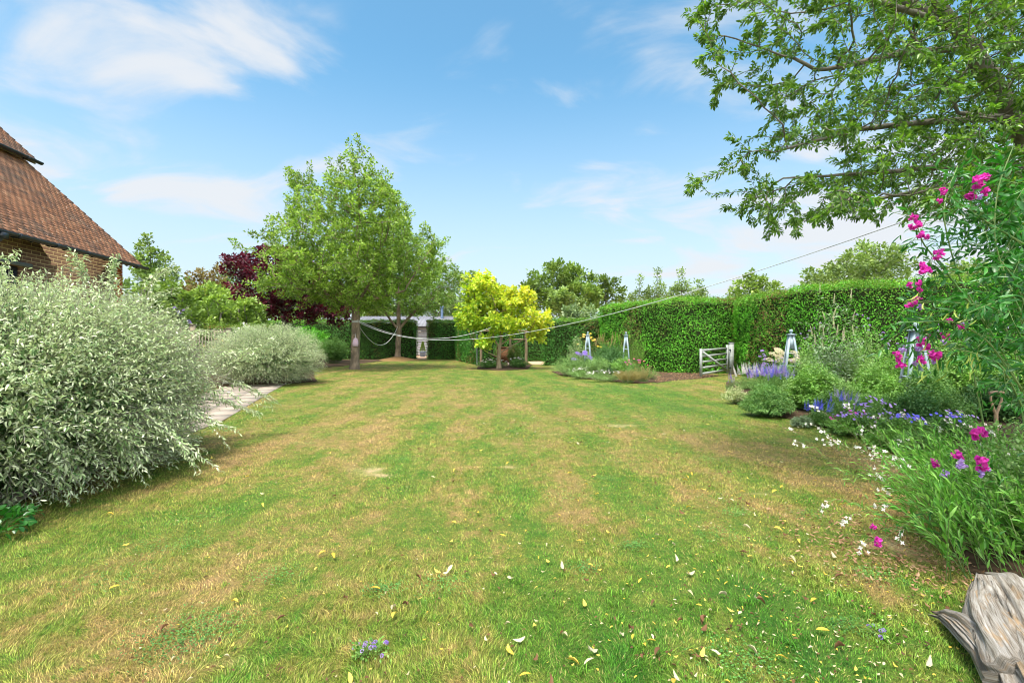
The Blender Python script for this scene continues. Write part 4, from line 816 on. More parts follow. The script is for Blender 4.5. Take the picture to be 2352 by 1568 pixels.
# --- flowers: each a small mesh at the origin facing +Z, copied as parts
def petals(n, L, W, cup=.3, ph=0, z=0., tpl='oval', rin=0., curl=1.):
    a = np.arange(n) * 2 * np.pi / n + ph; o = np.c_[np.cos(a), np.sin(a), np.zeros(n)]; d = o + UP * cup; nr = UP - o * cup
    return leaf_arrays(o * rin + UP * z, d, nr, np.full(n, L), np.full(n, W), tpl, rng.random(n), np.full(n, curl))
def flower_mesh(kind):
    if kind == 'pea':        # a head of several pea blossoms
        ls = []
        for i in range(9):
            c = rvec(1)[0] * .02; c[2] = abs(c[2]) + .012 * rng.random(); ax = unit(c + UP * .012 + rng.normal(0, .3, 3) * .03)
            for j in range(3):
                o = unit(np.cross(ax, rvec(1)[0])); ls.append(leaf_arrays(np.array([c - o * .006]), np.array([o * .55 + ax * (.6 if j else .2)]), np.array([ax + rng.normal(0, .3, 3)]), [.026], [.028], 'oval', rng.random(1), np.array([-1.6])))
        return merge(ls), 'magenta'
    if kind == 'spike':      # veronica spire
        n = 150; t = rng.random(n) ** .9; a = rng.uniform(0, 6.283, n); r = .013 * (1 - t) ** .7 + .002; o = np.c_[np.cos(a), np.sin(a), a * 0]; p = o * r[:, None] * .5 + UP * (t * .17)[:, None]
        return leaf_arrays(p, o + UP * .5, UP + rvec(n) * .5, .011 * (1.25 - t), .008 * (1.25 - t), 'lo', rng.random(n)), None
    if kind == 'disc': return merge([petals(5, .02, .018, .25)]), None
    if kind == 'daisy': return merge([petals(9, .012, .005, .1)]), None
    if kind == 'gaura': 
        ls = [petals(4, .021, .013, .15, rng.random())]
        a = rvec(4); ls.append(leaf_arrays(np.zeros((4, 3)), a + UP, rvec(4), [.02] * 4, [.0015] * 4, 'lo')); return merge(ls), None
    if kind == 'poppy': return merge([petals(5, .03, .035, .8), petals(4, .024, .03, 1.2, .5)]), None
    if kind == 'rose': return merge([petals(6, .042, .045, .35), petals(5, .036, .04, .8, .4, .006), petals(5, .028, .034, 1.5, .9, .008), petals(4, .02, .026, 3, 1.2, .01)]), None
    if kind == 'lily': return merge([petals(6, .06, .022, .7)]), None
    if kind == 'umbel':
        n = 130; a = rng.uniform(0, 6.283, n); r = np.sqrt(rng.random(n)); p = np.c_[np.cos(a) * r, np.sin(a) * r, .32 * (1 - r ** 2) + rng.normal(0, .04, n)] * .07
        return leaf_arrays(p, rvec(n) + UP * .6, UP + rvec(n) * .4, .014, .012, 'lo', rng.random(n)), None
    if kind == 'ball':
        n = 60; d = rvec(n); d[:, 2] = abs(d[:, 2]) - .2; d = unit(d); return leaf_arrays(d * .018, d + rvec(n) * .5, d, .012, .010, 'lo', rng.random(n)), None
    if kind == 'plume':
        n = 220; t = rng.random(n); r = .03 * (1 - t) + .004; o = rvec(n); o[:, 2] = abs(o[:, 2]) * .5; p = o * (r * rng.random(n))[:, None] + UP * (t * .30)[:, None]
        return leaf_arrays(p, o + UP, rvec(n), .018, .006, 'lo', rng.random(n)), None
FL = {}
def flower_src(kind, mat, var=0):
    key = (kind, mat, var)
    if key not in FL:
        (V, T, r), _ = flower_mesh(kind); me_o = add_mesh('flower', V, T, M[mat], None, r, local=True); me = me_o.data; bpy.data.objects.remove(me_o); FL[key] = me
    return FL[key]
def put_flowers(root, kind, mats, pts, axes=None, size=1., name='flower', jit=.2, rz=True):
    pts = np.asarray(pts, float); rl = root_loc(root)
    for i, p in enumerate(pts):
        mt = mats[i % len(mats)] if isinstance(mats, (list, tuple)) else mats
        o = bpy.data.objects.new(name, flower_src(kind, mt, i % 3)); COL.objects.link(o); o.parent = root
        o.location = [float(x) for x in p - rl]; ax = UP if axes is None else axes[i]; ax = Vector([float(x) for x in unit(ax + rng.normal(0, jit, 3))])
        e = ax.to_track_quat('Z', 'Y'); import mathutils
        q = e @ mathutils.Quaternion((0, 0, 1), rng.uniform(0, 6.28)); o.rotation_euler = q.to_euler(); s = (size[i] if np.ndim(size) else size) * rng.uniform(.8, 1.2); o.scale = (s, s, s)
def bezier_mid(P0, P2, arch=.5, j=.08):
    m = P0 * .5 + P2 * .5; ln = np.linalg.norm(P2 - P0, axis=1, keepdims=True); hz = (P2 - P0) * np.array([1, 1, 0])
    return m + UP * ln * arch * .35 - hz * arch * .25 + rng.normal(0, 1, m.shape) * ln * j
def clump(label, x, y, rx, ry, h, mat, n=60, nl=26, L=.06, W=.025, name='border_plant', cat='plant', flower=None, t0=.15, tpl='lo', stem='stem', arch=.5, group='plants in the flower borders', base_r=.3, hj=.15, droop=.1, spread=.03, sr=.003,
          out=.8, fwd=.6, lean=(0, 0), dome=.55, curl=None, z0=.03, upn=.8, side=0):
    """a bushy plant: stems fan from its base to a dome, leaves along them, flowers at some tips"""
    root = thing(name, label, cat, (x, y, 0), group)
    a = rng.uniform(0, 2 * np.pi, n); r = np.sqrt(rng.random(n)); ox, oy = np.cos(a) * r, np.sin(a) * r
    hz = h * (1 - dome * r ** 2.2) * rng.uniform(1 - hj, 1 + hj * .4, n)
    P2 = np.c_[x + ox * rx + lean[0] * h, y + oy * ry + lean[1] * h, hz]; P0 = np.c_[x + ox * rx * base_r, y + oy * ry * base_r, np.full(n, z0)]; P1 = bezier_mid(P0, P2, arch)
    ar = [shoots(P0, P1, P2, nl, t0, L, W, out, fwd, droop, tpl, spread=spread, curl=curl, upn=upn)]
    if side:
        k = np.repeat(np.arange(n), side); t = rng.uniform(.25, .95, len(k))[:, None]; S0 = (1 - t) ** 2 * P0[k] + 2 * t * (1 - t) * P1[k] + t ** 2 * P2[k]
        d = rvec(len(k)); d[:, 2] = abs(d[:, 2]) * .8; S2 = S0 + d * h * rng.uniform(.1, .22, len(k))[:, None]; S1 = (S0 + S2) / 2 + rng.normal(0, .01, S0.shape)
        ar.append(shoots(S0, S1, S2, max(5, nl // 3), .1, L * .85, W * .85, out, fwd, droop, tpl, spread=spread, curl=curl, upn=upn))
    V, T, rr = merge(ar); add_mesh('foliage', V, T, M[mat], root, rr)
    stems_obj(P0, P1, P2, sr, M[stem], root)
    if flower:
        kind, mats, cnt, size = flower[:4]; opt = flower[4] if len(flower) > 4 else {}
        idx = np.argsort(-(hz + rng.normal(0, h * opt.get('hsel', .1), n)))[:cnt] if cnt <= n else rng.integers(0, n, cnt)
        pts = P2[idx] + (rng.normal(0, .03, (len(idx), 3)) * np.array([1, 1, .3]) if opt.get('scatter', 0) else 0); up_ = opt.get('up', .0)
        if opt.get('scatter'): pts = pts + rng.normal(0, opt['scatter'], pts.shape) * np.array([1, 1, .4])
        if up_:
            Q0 = pts.copy(); pts = pts + UP * up_ * rng.uniform(.6, 1.2, (len(pts), 1)) + rng.normal(0, up_ * .12, pts.shape) * np.array([1, 1, 0]); stems_obj(Q0, (Q0 + pts) / 2, pts, .0022, M[stem], root, 'flower_stems', seg=3)
        ax = unit(P2[idx] - P1[idx]) * opt.get('follow', .3) + UP * .8 + np.array([0, -1, 0]) * opt.get('face', .3)
        put_flowers(root, kind, mats, pts, ax, size, name=opt.get('name', 'flower'), jit=opt.get('jit', .2))
    return root
def at_px(u, vb, vt, hw): 
    Yd = F * H / (vb - 784); return (u - 1176) / F * Yd, Yd, hw / F * Yd, H - (vt - 784) / F * Yd
def bp(label, u, vb, vt, hw, mat, ry=None, **k):
    x, y, r, h = at_px(u, vb, vt, hw); y2 = y + (ry or r) * .6; s = y2 / y; return clump(label, x * s, y2, r * s, (ry or r), h if h > .1 else .1, mat, **k)
def bpi(label, u, vb, vt, hw, mat, **k): return bp(label, u, vb, vt - (vb - vt) * .16, hw * 1.28, mat, **k)
# ---- island bed with two obelisks
bpi('low light green leafy mound at the left end of the island bed', 1312, 866, 822, 46, 'light', n=150, nl=26, L=.06, W=.03, dome=.7)
bpi('pale green shrub behind the first obelisk', 1328, 852, 778, 24, 'pale', n=60, nl=28, L=.09, W=.045)
bpi('clump of purple phlox in the island bed', 1338, 865, 822, 26, 'mid', n=60, nl=20, flower=('umbel', 'violet', 16, 1.25, {'up': .10, 'name': 'flower_head', 'face': .6}))
bpi('dark green narrow leaved mound between the obelisks', 1400, 864, 800, 50, 'dark', n=190, nl=30, L=.12, W=.022, dome=.75, tpl='long', arch=.9)
bpi('tan feathery plumes above the dark mound', 1398, 852, 790, 42, 'mid', n=80, nl=20, L=.08, W=.02, stem='stem', flower=('plume', 'tan', 34, 1.1, {'up': .05, 'name': 'plume', 'face': 0}))
bpi('tall yellow lilies behind the first obelisk', 1352, 850, 785, 24, 'mid', n=24, nl=18, L=.12, W=.015, tpl='long', flower=('lily', ['yellow', 'mustard'], 16, 1.6, {'up': .22, 'face': .6}))
bpi('yellow green feathery plant beside the second obelisk', 1448, 860, 768, 32, 'lime', n=120, nl=46, L=.05, W=.008, dome=.35, hj=.3, arch=.2)
bpi('red and pink poppies at the right end of the island bed', 1462, 878, 842, 34, 'mid', n=60, nl=18, L=.06, W=.012, tpl='long', flower=('poppy', ['pink', 'pink', 'magenta'], 16, 1.35, {'up': .14, 'face': .5}))
bpi('low white daisies along the front of the island bed', 1392, 879, 858, 46, 'light', ry=.5, n=110, nl=16, L=.04, W=.02, flower=('daisy', 'white', 55, 2.2, {'up': .05, 'scatter': .03}))
bpi('brown green seeding grasses at the corner of the island bed', 1440, 882, 856, 36, 'tan', ry=.4, n=110, nl=14, L=.09, W=.008, tpl='long', fwd=1.2, out=.3, dome=.3)
bpi('dull green ground plants behind the poppies', 1490, 874, 848, 24, 'mid', n=60, nl=18, L=.05, W=.02)
bpi('tall thin purple topped stalks behind the island bed', 1408, 848, 790, 30, 'mid', n=30, nl=24, L=.08, W=.02)
bpi('light green filler plants in the middle of the island bed', 1372, 868, 826, 30, 'light', n=90, nl=24, L=.06, W=.026, dome=.5, side=2)
bpi('bushy mid green plant between the dark mound and the poppies', 1432, 872, 826, 26, 'fresh', n=90, nl=24, L=.06, W=.026, dome=.5, side=2)
bpi('reddish brown seeding stems at the front right of the island bed', 1478, 880, 846, 24, 'tan', ry=.3, n=80, nl=16, L=.05, W=.01, dome=.2, hj=.4, fwd=1.2, out=.3)
bpi('low pale green edging plants along the front left of the island bed', 1335, 872, 852, 34, 'light', ry=.4, n=100, nl=16, L=.045, W=.025, flower=('daisy', 'white', 20, 2.0, {'up': .04, 'scatter': .03}))
# ---- obelisks
def obelisk(label, u, Yd, ht, wb, wt, finial=1.):
    x = (u - 1176) / F * Yd; root = thing('garden_obelisk', label, 'obelisk', (x, Yd, 0), 'painted garden obelisks', rz=0)
    a0 = R(28); c = [np.array([math.cos(a0 + i * np.pi / 2), math.sin(a0 + i * np.pi / 2), 0]) for i in range(4)]; B = np.array([x, Yd, 0]); s = .707
    zt = ht - .17 * finial
    for d in c:
        b = MB(); b.bar(B + d * wb * s, B + d * wt * s * .82 + UP * zt, .075 if wb > .4 else .045, .026, side=d); b.build('leg', M['obelisk'], root)
    for f in (.16, .42, .66):
        b = MB(); w_ = wb + (wt - wb) * f
        for i in range(4):
            p, q = B + c[i] * w_ * s + UP * zt * f, B + c[(i + 1) % 4] * w_ * s + UP * zt * f; p, q = p + (q - p) * .06, q - (q - p) * .06; b.bar(p, q, .02, .034)
        b.build('rail', M['obelisk'], root)
    b = MB()      # solid boarded top
    k = [B + d * (wb + (wt - wb) * f) * s * .93 + UP * zt * f for f in (.74, .985) for d in c]; b.add(np.array(k), [[0, 1, 5, 4], [1, 2, 6, 5], [2, 3, 7, 6], [3, 0, 4, 7], [0, 3, 2, 1], [4, 5, 6, 7]]); b.build('top_panel', M['obelisk'], root)
    b = MB(); ax = np.array([[math.cos(a0 + .785), math.sin(a0 + .785), 0], [-math.sin(a0 + .785), math.cos(a0 + .785), 0], [0, 0, 1]]); b.box(B + UP * (zt + .014), (wt * 1.75, wt * 1.75, .024), ax); b.box(B + UP * (zt + .035), (wt * 1.1, wt * 1.1, .02), ax); b.build('cap', M['obelisk'], root)
    b = MB(); th = np.linspace(-1.3, 1.571, 11); r = .052 * finial; b.lathe(B + UP * (zt + .045), [(.03, 0), (.022, .012), (.02, .03)] + [(max(.001, r * math.cos(t)), .03 + r * (1 + math.sin(t))) for t in th], 18); b.build('finial', M['obelisk'], root, smooth=True)
obelisk('slim grey blue obelisk at the back left of the island bed', 1350, 20.8, 1.80, .36, .10, .8)
obelisk('slim grey blue obelisk wrapped in feathery green, by the poppies', 1438, 20.2, 1.78, .36, .10, .8)
obelisk('grey blue obelisk behind the blue and white flower spikes', 1817, 14.6, 1.76, .50, .135)
obelisk('largest grey blue obelisk half hidden by pink sweet peas', 2103, 9.9, 1.78, .52, .15)
# ---- right hand border
bp('white flower spires at the left end of the right border', 1722, 903, 862, 42, 'light', n=80, nl=18, L=.06, W=.02, flower=('spike', 'white', 30, 1.6, {'up': .12, 'name': 'flower_spike', 'face': 0, 'jit': .1}))
bp('drift of violet blue flower spires before the obelisk', 1775, 915, 868, 58, 'mid', n=140, nl=20, L=.06, W=.018, dome=.3, flower=('spike', ['violet', 'blue', 'lilac', 'violet'], 90, 1.5, {'up': .13, 'name': 'flower_spike', 'face': 0, 'jit': .1}))
bp('tuft of blue spires at the lawn edge, left corner of the border', 1678, 900, 876, 14, 'mid', n=24, nl=14, L=.04, W=.015, flower=('spike', 'violet', 12, .9, {'up': .08, 'name': 'flower_spike', 'face': 0, 'jit': .1}))
bp('pale yellow green ground plant at the border corner', 1688, 930, 888, 32, 'variegated', n=80, nl=18, L=.045, W=.028, dome=.6)
bp('dense mid green narrow leaved mound at the border edge', 1762, 962, 888, 62, 'mid', n=260, nl=34, L=.075, W=.018, dome=.75, arch=.8, tpl='long')
bp('fresh green bushy perennial behind the narrow leaved mound', 1868, 958, 838, 62, 'fresh', n=150, nl=34, L=.07, W=.032, dome=.6, side=3)
bp('tall airy grey green plant standing against the hedge', 1912, 932, 690, 50, 'greygreen', n=22, nl=40, L=.11, W=.03, dome=.25, hj=.45, side=2, tpl='long', arch=.25, base_r=.55, sr=.006, flower=('plume', 'cream', 18, .8, {'name': 'plume', 'face': 0}))
bp('bright green leafy plant left of the tall airy plant', 1856, 928, 800, 34, 'light', n=70, nl=30, L=.065, W=.028, side=2)
bp('leafy green perennial in front of the large obelisk', 2010, 955, 842, 62, 'fresh', n=150, nl=30, L=.065, W=.028, dome=.55, side=3)
bp('green perennial right of the large obelisk', 2130, 965, 852, 66, 'mid', n=150, nl=30, L=.065, W=.026, dome=.55, side=3)
bp('grey green stems between the two border obelisks', 1965, 930, 800, 44, 'light', n=60, nl=34, L=.07, W=.028, dome=.5, side=2)
bp('broad leafy shrub below the hedge, right of the obelisk', 2235, 950, 812, 76, 'fresh', n=170, nl=34, L=.075, W=.04, dome=.5, side=3)
bp('dense leafy shrub at the right edge below the hedge', 2360, 960, 790, 80, 'fresh', n=170, nl=34, L=.08, W=.042, dome=.5, side=3)
bp('dark leafy plant in the shade behind the spade', 2290, 985, 870, 80, 'dark', n=120, nl=28, L=.08, W=.04)
bp('cream flower heads beside the obelisk', 1783, 893, 812, 22, 'dark', n=24, nl=18, L=.07, W=.03, flower=('umbel', 'cream', 12, 1.5, {'up': .1, 'name': 'flower_head', 'face': .8}))
bp('cream flower heads on the right side of the obelisk', 1830, 893, 812, 16, 'dark', n=16, nl=14, L=.07, W=.03, flower=('umbel', 'cream', 8, 1.4, {'up': .1, 'name': 'flower_head', 'face': .8}))
bp('thin stems topped with small purple flowers near the gate', 1752, 885, 815, 12, 'dark', n=10, nl=5, L=.05, W=.01, flower=('ball', 'lilac', 10, 1.7, {'up': .12}))
bp('deep blue flower spires low at the border edge', 1880, 985, 950, 40, 'mid', n=90, nl=18, L=.05, W=.016, flower=('spike', 'blue', 26, .95, {'up': .08, 'name': 'flower_spike', 'face': 0}))
bp('grey leaved cushion at the border edge', 1842, 985, 958, 26, 'greygreen', n=70, nl=20, L=.045, W=.014)
bp('low mound with small violet blue flowers beside the blue spires', 1965, 1010, 955, 66, 'fresh', n=200, nl=20, L=.04, W=.028, dome=.6, flower=('disc', ['violet', 'lilac', 'violet', 'magenta'], 62, 1.0, {'up': .03, 'face': .8}))
bp('low mound of blue cranesbill flowers before the white gaura', 2085, 1022, 962, 60, 'fresh', n=180, nl=20, L=.04, W=.028, dome=.6, flower=('disc', ['blue', 'violet', 'blue'], 46, 1.05, {'up': .03, 'face': .8}))
bp('scattered blue cranesbill behind the white gaura', 2190, 1030, 960, 80, 'mid', n=150, nl=20, L=.045, W=.03, dome=.5, flower=('disc', ['blue', 'lilac'], 30, 1.1, {'up': .04, 'face': .8}))
bp('yellow green spurge head near the spade', 2236, 965, 936, 19, 'mid', n=26, nl=14, L=.05, W=.014, flower=('umbel', 'mustard', 12, .7, {'up': .02, 'name': 'flower_head', 'face': .6}))
bp('thin pink flowered plant low among the cranesbill', 1915, 1000, 968, 20, 'mid', n=26, nl=14, L=.04, W=.02, flower=('disc', 'magenta', 9, .9, {'up': .04, 'face': .7}))
# low fill under the far right border
bp('low leafy ground cover between obelisk bases', 2060, 930, 868, 110, 'mid', n=200, nl=24, L=.06, W=.028, dome=.3)
bp('leafy ground cover under the long hedge', 1790, 880, 846, 60, 'dark', n=120, nl=20, L=.08, W=.04, dome=.3)
for lb, u, vb, vt, hw, mt in [('leafy light green filler between the fresh bush and the airy plant', 1925, 962, 868, 44, 'light'), ('soft green leafy mound behind the blue spires', 1905, 975, 905, 40, 'mid'), ('green leafy mound behind the violet cranesbill', 1985, 985, 905, 48, 'fresh'),
                          ('dull green mound behind the blue cranesbill', 2065, 992, 905, 52, 'mid'), ('dark leafy mound before the obelisk legs', 2110, 1000, 900, 56, 'dark'), ('green filler between the spade and the cranesbill', 2180, 1000, 905, 56, 'mid'), ('leafy plant at the base of the airy plant', 1890, 945, 850, 40, 'mid'),
                          ('low pale green plant between the violet drift and the mound', 1815, 945, 880, 36, 'light'), ('low spreading green plant at the foot of the blue cranesbill', 2040, 1040, 995, 50, 'fresh'), ('low spreading leaves under the near gaura stems', 2120, 1062, 1000, 60, 'mid')]:
    bp(lb, u, vb, vt, hw, mt, n=130, nl=26, L=.055, W=.024, dome=.5, hj=.3, side=2)
for lb, u, vb, vt, hw, mt, nn_ in [('tall loose green stems rising between the obelisks against the hedge', 1985, 915, 752, 40, 'light', 40), ('tall bushy stems just left of the largest obelisk', 2055, 930, 790, 40, 'fresh', 60), ('tall leafy stems just right of the largest obelisk', 2165, 935, 778, 46, 'light', 60), ('tall green stems near the right edge before the hedge', 2275, 950, 752, 50, 'fresh', 70),
                          ('loose tall leafy stems right of the grey obelisk', 1870, 915, 770, 34, 'fresh', 44), ('grassy upright stems behind the violet drift', 1800, 905, 836, 40, 'light', 60)]:
    bp(lb, u, vb, vt, hw, mt, n=nn_, nl=34, L=.075, W=.028, dome=.25, hj=.55, side=3, arch=.2, base_r=.7, flower=('ball', 'lilac', 9, 1.0, {'up': .06, 'face': .4}))
bp('mauve flowered loose plant among the blue cranesbill', 2010, 1015, 935, 60, 'mid', n=80, nl=22, L=.045, W=.02, hj=.45, dome=.3, flower=('disc', ['lilac', 'violet'], 40, 1.1, {'up': .06, 'face': .7}))
bp('purple spires rising at the left of the cranesbill mound', 1930, 1000, 930, 34, 'mid', n=50, nl=20, L=.045, W=.016, hj=.3, dome=.2, flower=('spike', ['violet', 'blue', 'lilac'], 26, .9, {'up': .09, 'name': 'flower_spike', 'face': 0}))
# ---- arbour bed
bp('small pink and white flowers around the arbour posts', 1130, 848, 826, 42, 'mid', ry=.5, n=80, nl=16, L=.09, W=.05, flower=('daisy', ['blush', 'white'], 34, 4, {'up': .05, 'scatter': .05}))
bp('low bushy plants at the foot of the right arbour post', 1190, 847, 822, 26, 'mid', ry=.5, n=60, nl=18, L=.09, W=.05, flower=('daisy', ['blush', 'white'], 20, 4, {'up': .05, 'scatter': .05}))
bp('climbing shrub on the middle arbour post', 1182, 844, 788, 20, 'olive', n=50, nl=26, L=.12, W=.07)
# ---- left side
bp('fuzzy mid green shrub beside the maple trunk', 766, 838, 772, 40, 'mid', n=150, nl=34, L=.13, W=.035, dome=.5, name='shrub', cat='shrub', group='shrubs at the left of the garden', side=2)
bp('dark leafy shrub behind the maple at the foot of the hedge', 700, 828, 745, 60, 'hedge', n=150, nl=30, L=.16, W=.1, dome=.4, name='shrub', cat='shrub', group='shrubs at the left of the garden', side=2)
bp('yellow rose bush in front of the trellis', 498, 868, 775, 40, 'dark', n=70, nl=24, L=.06, W=.035, name='rose_bush', cat='rose bush', group='rose bushes', flower=('rose', 'yellow', 17, 1.5, {'face': .9, 'hsel': .4, 'scatter': .05}))
bp('yellow roses showing through the silver bush tips', 420, 880, 772, 26, 'dark', n=40, nl=24, L=.06, W=.035, name='rose_bush', cat='rose bush', group='rose bushes', flower=('rose', 'yellow', 8, 1.6, {'face': .9, 'hsel': .3, 'scatter': .05}))
bp('white flowered shrub behind the round silver bush', 560, 862, 745, 40, 'mid', n=90, nl=26, L=.08, W=.04, name='shrub', cat='shrub', group='shrubs at the left of the garden', side=2, flower=('disc', 'white', 26, 2.2, {'face': .6}))
bp('grey leaved shrub with purple blooms behind the trellis', 400, 860, 706, 50, 'greygreen', n=80, nl=30, L=.09, W=.03, name='shrub', cat='shrub', group='shrubs at the left of the garden', side=2, flower=('ball', 'violet', 12, 2.4, {'face': .4}))
# ---- round silver bush
def silver_bush(label, c, r, n, nl, L, W, name, tpl, long_=0, inner=.45, t0=.1, lenj=.12, ninner=0, wind=(.25, 0, 0), zcut=.1, sr=.0035, sq=1.):
    root = thing(name, label, 'bush', (c[0], c[1], 0), 'silver leaved bushes'); c = np.array(c, float); r = np.array(r, float)
    d = rvec(int(n * 1.6)); d = np.sign(d) * np.abs(d) ** sq; d = d[d[:, 2] * r[2] + c[2] > zcut][:n]; m = len(d); f = 1 + rng.normal(0, lenj * .5, m) + lenj * 2.2 * (vnoise(d * 3, 1, 4) - .5)
    P2 = c + d * r * f[:, None] + np.array(wind) * .25; P0 = c + d * r * inner * rng.uniform(.8, 1.2, (m, 1)) - UP * .1 * r[2]; P1 = (P0 + P2) / 2 + UP * .10 * r[2] * rng.uniform(.2, 1.4, (m, 1)) + rng.normal(0, .05, (m, 3)) * r
    P2 = P2 + unit(np.cross(d, rvec(m))) * .12 * r; P2[:, 2] = np.maximum(P2[:, 2], .07)
    ar = [shoots(P0, P1, P2, nl, t0, L, W, .85, .7, .02, tpl, curl=(-.4, 1.2), spread=.02)]
    V, T, rr = merge(ar); add_mesh('foliage', V, T, M['silver'], root, rr)
    stems_obj(P0, P1, P2, sr, M['twig_silver'], root, 'stems', seg=4)
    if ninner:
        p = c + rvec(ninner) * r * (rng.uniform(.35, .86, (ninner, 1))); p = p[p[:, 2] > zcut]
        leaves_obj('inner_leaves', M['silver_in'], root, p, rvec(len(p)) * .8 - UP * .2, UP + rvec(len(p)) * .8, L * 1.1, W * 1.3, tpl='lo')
    k = 60; a = rng.uniform(0, 6.28, k); Q0 = np.c_[c[0] + np.cos(a) * .15 * r[0], c[1] + np.sin(a) * .15 * r[1], np.full(k, .0)]; dd = rvec(k); dd[:, 2] = abs(dd[:, 2]); Q2 = c + dd * r * .75; stems_obj(Q0, (Q0 + Q2) / 2 - UP * .1, Q2, .014, M['bark_grey'], root, 'branches', k=5)
    if long_: 
        S0, S1, S2 = long_; V, T, rr = shoots(S0, S1, S2, 30, .25, L * 1.05, W, .8, .7, .1, tpl, curl=(.2, 1.5)); add_mesh('long_sprays', V, T, M['silver'], root, rr); stems_obj(S0, S1, S2, sr * 1.3, M['twig_silver'], root, 'spray_stems', seg=7)
    return root
silver_bush('round clipped silvery bush at the lawn edge beside the path', (-8.05, 15.9, .90), (1.85, 1.75, 1.10), 2300, 20, .070, .020, 'silver_bush', 'lo', lenj=.06, ninner=5000, wind=(0, 0, 0), zcut=.05)
def big_silver():
    sp = [((2, (215, 655), (232, 592)), 5.4), ((2, (170, 640), (152, 600)), 5.2), ((0, (235, 640), (268, 600)), 5.6)]
    # arching sprays that leave the outline, given as image-free world points
    T_ = [((-4.9, 5.9, 1.9), (-4.85, 5.8, 2.3), (-4.55, 5.6, 2.42)), ((-4.8, 5.6, 1.9), (-4.95, 5.5, 2.25), (-4.9, 5.4, 2.38)), ((-4.7, 6.2, 1.9), (-4.55, 6.1, 2.2), (-4.2, 6.0, 2.28)), ((-5.6, 5.2, 1.9), (-5.5, 5.1, 2.2), (-5.25, 5.0, 2.28)),
          ((-4.3, 6.5, 1.1), (-4.0, 6.7, 1.3), (-3.6, 6.9, 1.22)), ((-4.1, 6.6, .9), (-3.7, 6.7, 1.25), (-3.35, 6.9, 1.42)), ((-4.2, 7.0, .8), (-3.9, 7.0, .8), (-3.45, 7.1, .52)), ((-4.1, 6.2, .7), (-3.7, 6.3, .62), (-3.35, 6.5, .42)),
          ((-4.0, 5.0, .75), (-3.5, 4.85, .6), (-3.05, 4.75, .12)), ((-3.9, 5.1, .7), (-3.6, 4.9, .55), (-3.15, 4.85, .22)), ((-4.1, 4.7, .8), (-3.7, 4.5, .55), (-3.45, 4.45, .22)), ((-4.0, 5.5, .7), (-3.5, 5.4, .6), (-3.05, 5.4, .38)),
          ((-4.2, 4.3, .8), (-3.9, 4.1, .5), (-3.7, 4.05, .3)), ((-4.6, 4.0, .7), (-4.3, 3.8, .5), (-4.1, 3.7, .22)), ((-4.2, 5.9, .8), (-3.7, 5.9, .9), (-3.3, 5.9, .7)), ((-4.9, 6.2, 1.7), (-4.7, 6.3, 2.0), (-4.45, 6.3, 2.02)), ((-4.7, 6.4, 1.3), (-4.3, 6.5, 1.6), (-4.1, 6.6, 1.52))]
    T_ += [((-4.5, 3.9, .8), (-4.1, 3.6, .6), (-3.75, 3.45, .16)), ((-4.6, 3.8, .7), (-4.3, 3.4, .5), (-4.0, 3.2, .14)), ((-4.3, 4.3, .7), (-3.9, 4.1, .5), (-3.6, 3.95, .12)), ((-4.2, 4.8, .6), (-3.8, 4.6, .45), (-3.5, 4.5, .12)), ((-4.8, 3.6, .6), (-4.6, 3.2, .45), (-4.4, 2.95, .14))]
    A = np.array(T_, float); reps = [A + rng.normal(0, .09, A.shape) * np.array([1, 1, .6]) for _ in range(4)]; A = np.vstack([A] + reps); S = (A[:, 0], A[:, 1], A[:, 2])
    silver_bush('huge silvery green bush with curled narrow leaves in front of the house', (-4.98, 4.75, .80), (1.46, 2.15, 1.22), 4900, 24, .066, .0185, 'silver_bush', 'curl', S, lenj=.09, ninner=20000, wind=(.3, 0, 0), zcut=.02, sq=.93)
big_silver()
# ------------------------------------------------------------------ gate
def gate():
    A = np.array([7.15, 18.35, 0]); B = np.array([9.0, 20.15, 0]); d = unit(B - A); L = np.linalg.norm(B - A); side = UP
    root = thing('field_gate', 'open grey timber five bar gate with one diagonal brace in front of the hedge', 'gate', tuple(A), rz=0)
    def bar(name, s0, z0, s1, z1, w_, t, off=0):
        n = np.array([-d[1], d[0], 0]); b = MB(); a, c = A + d * s0 + UP * z0 + n * off, A + d * s1 + UP * z1 + n * off; dd = unit(c - a); y = np.cross(n, dd); b.box((a + c) / 2, (np.linalg.norm(c - a), t, w_), np.array([dd, n, y])); return b.build(name, M['gatepaint'], root)
    bar('stile', .05, .06, .05, 1.12, .10, .07); bar('stile', L - .06, .10, L - .06, 1.26, .12, .07)
    for z, w_ in ((1.06, .085), (.84, .075), (.62, .075), (.40, .075), (.17, .085)): bar('rail', .1, z, L - .12, z + .05, w_, .03)
    bar('brace', .14, 1.0, L - .2, .22, .085, .026, -.03)
    r2 = thing('gate_post', 'pale timber gate post where the two tall hedges meet', 'gate post', (9.22, 20.33, 0)); b = MB(); b.box((9.22, 20.33, .66), (.16, .16, 1.32)); b.box((9.22, 20.33, 1.34), (.18, .18, .04)); b.build('post', M['gatepaint'], r2)
    b = MB(); b.box((9.11, 20.24, .3), (.10, .04, .05)); b.box((9.11, 20.24, 1.05), (.10, .04, .05)); b.build('hinge', M['black'], r2)
gate()
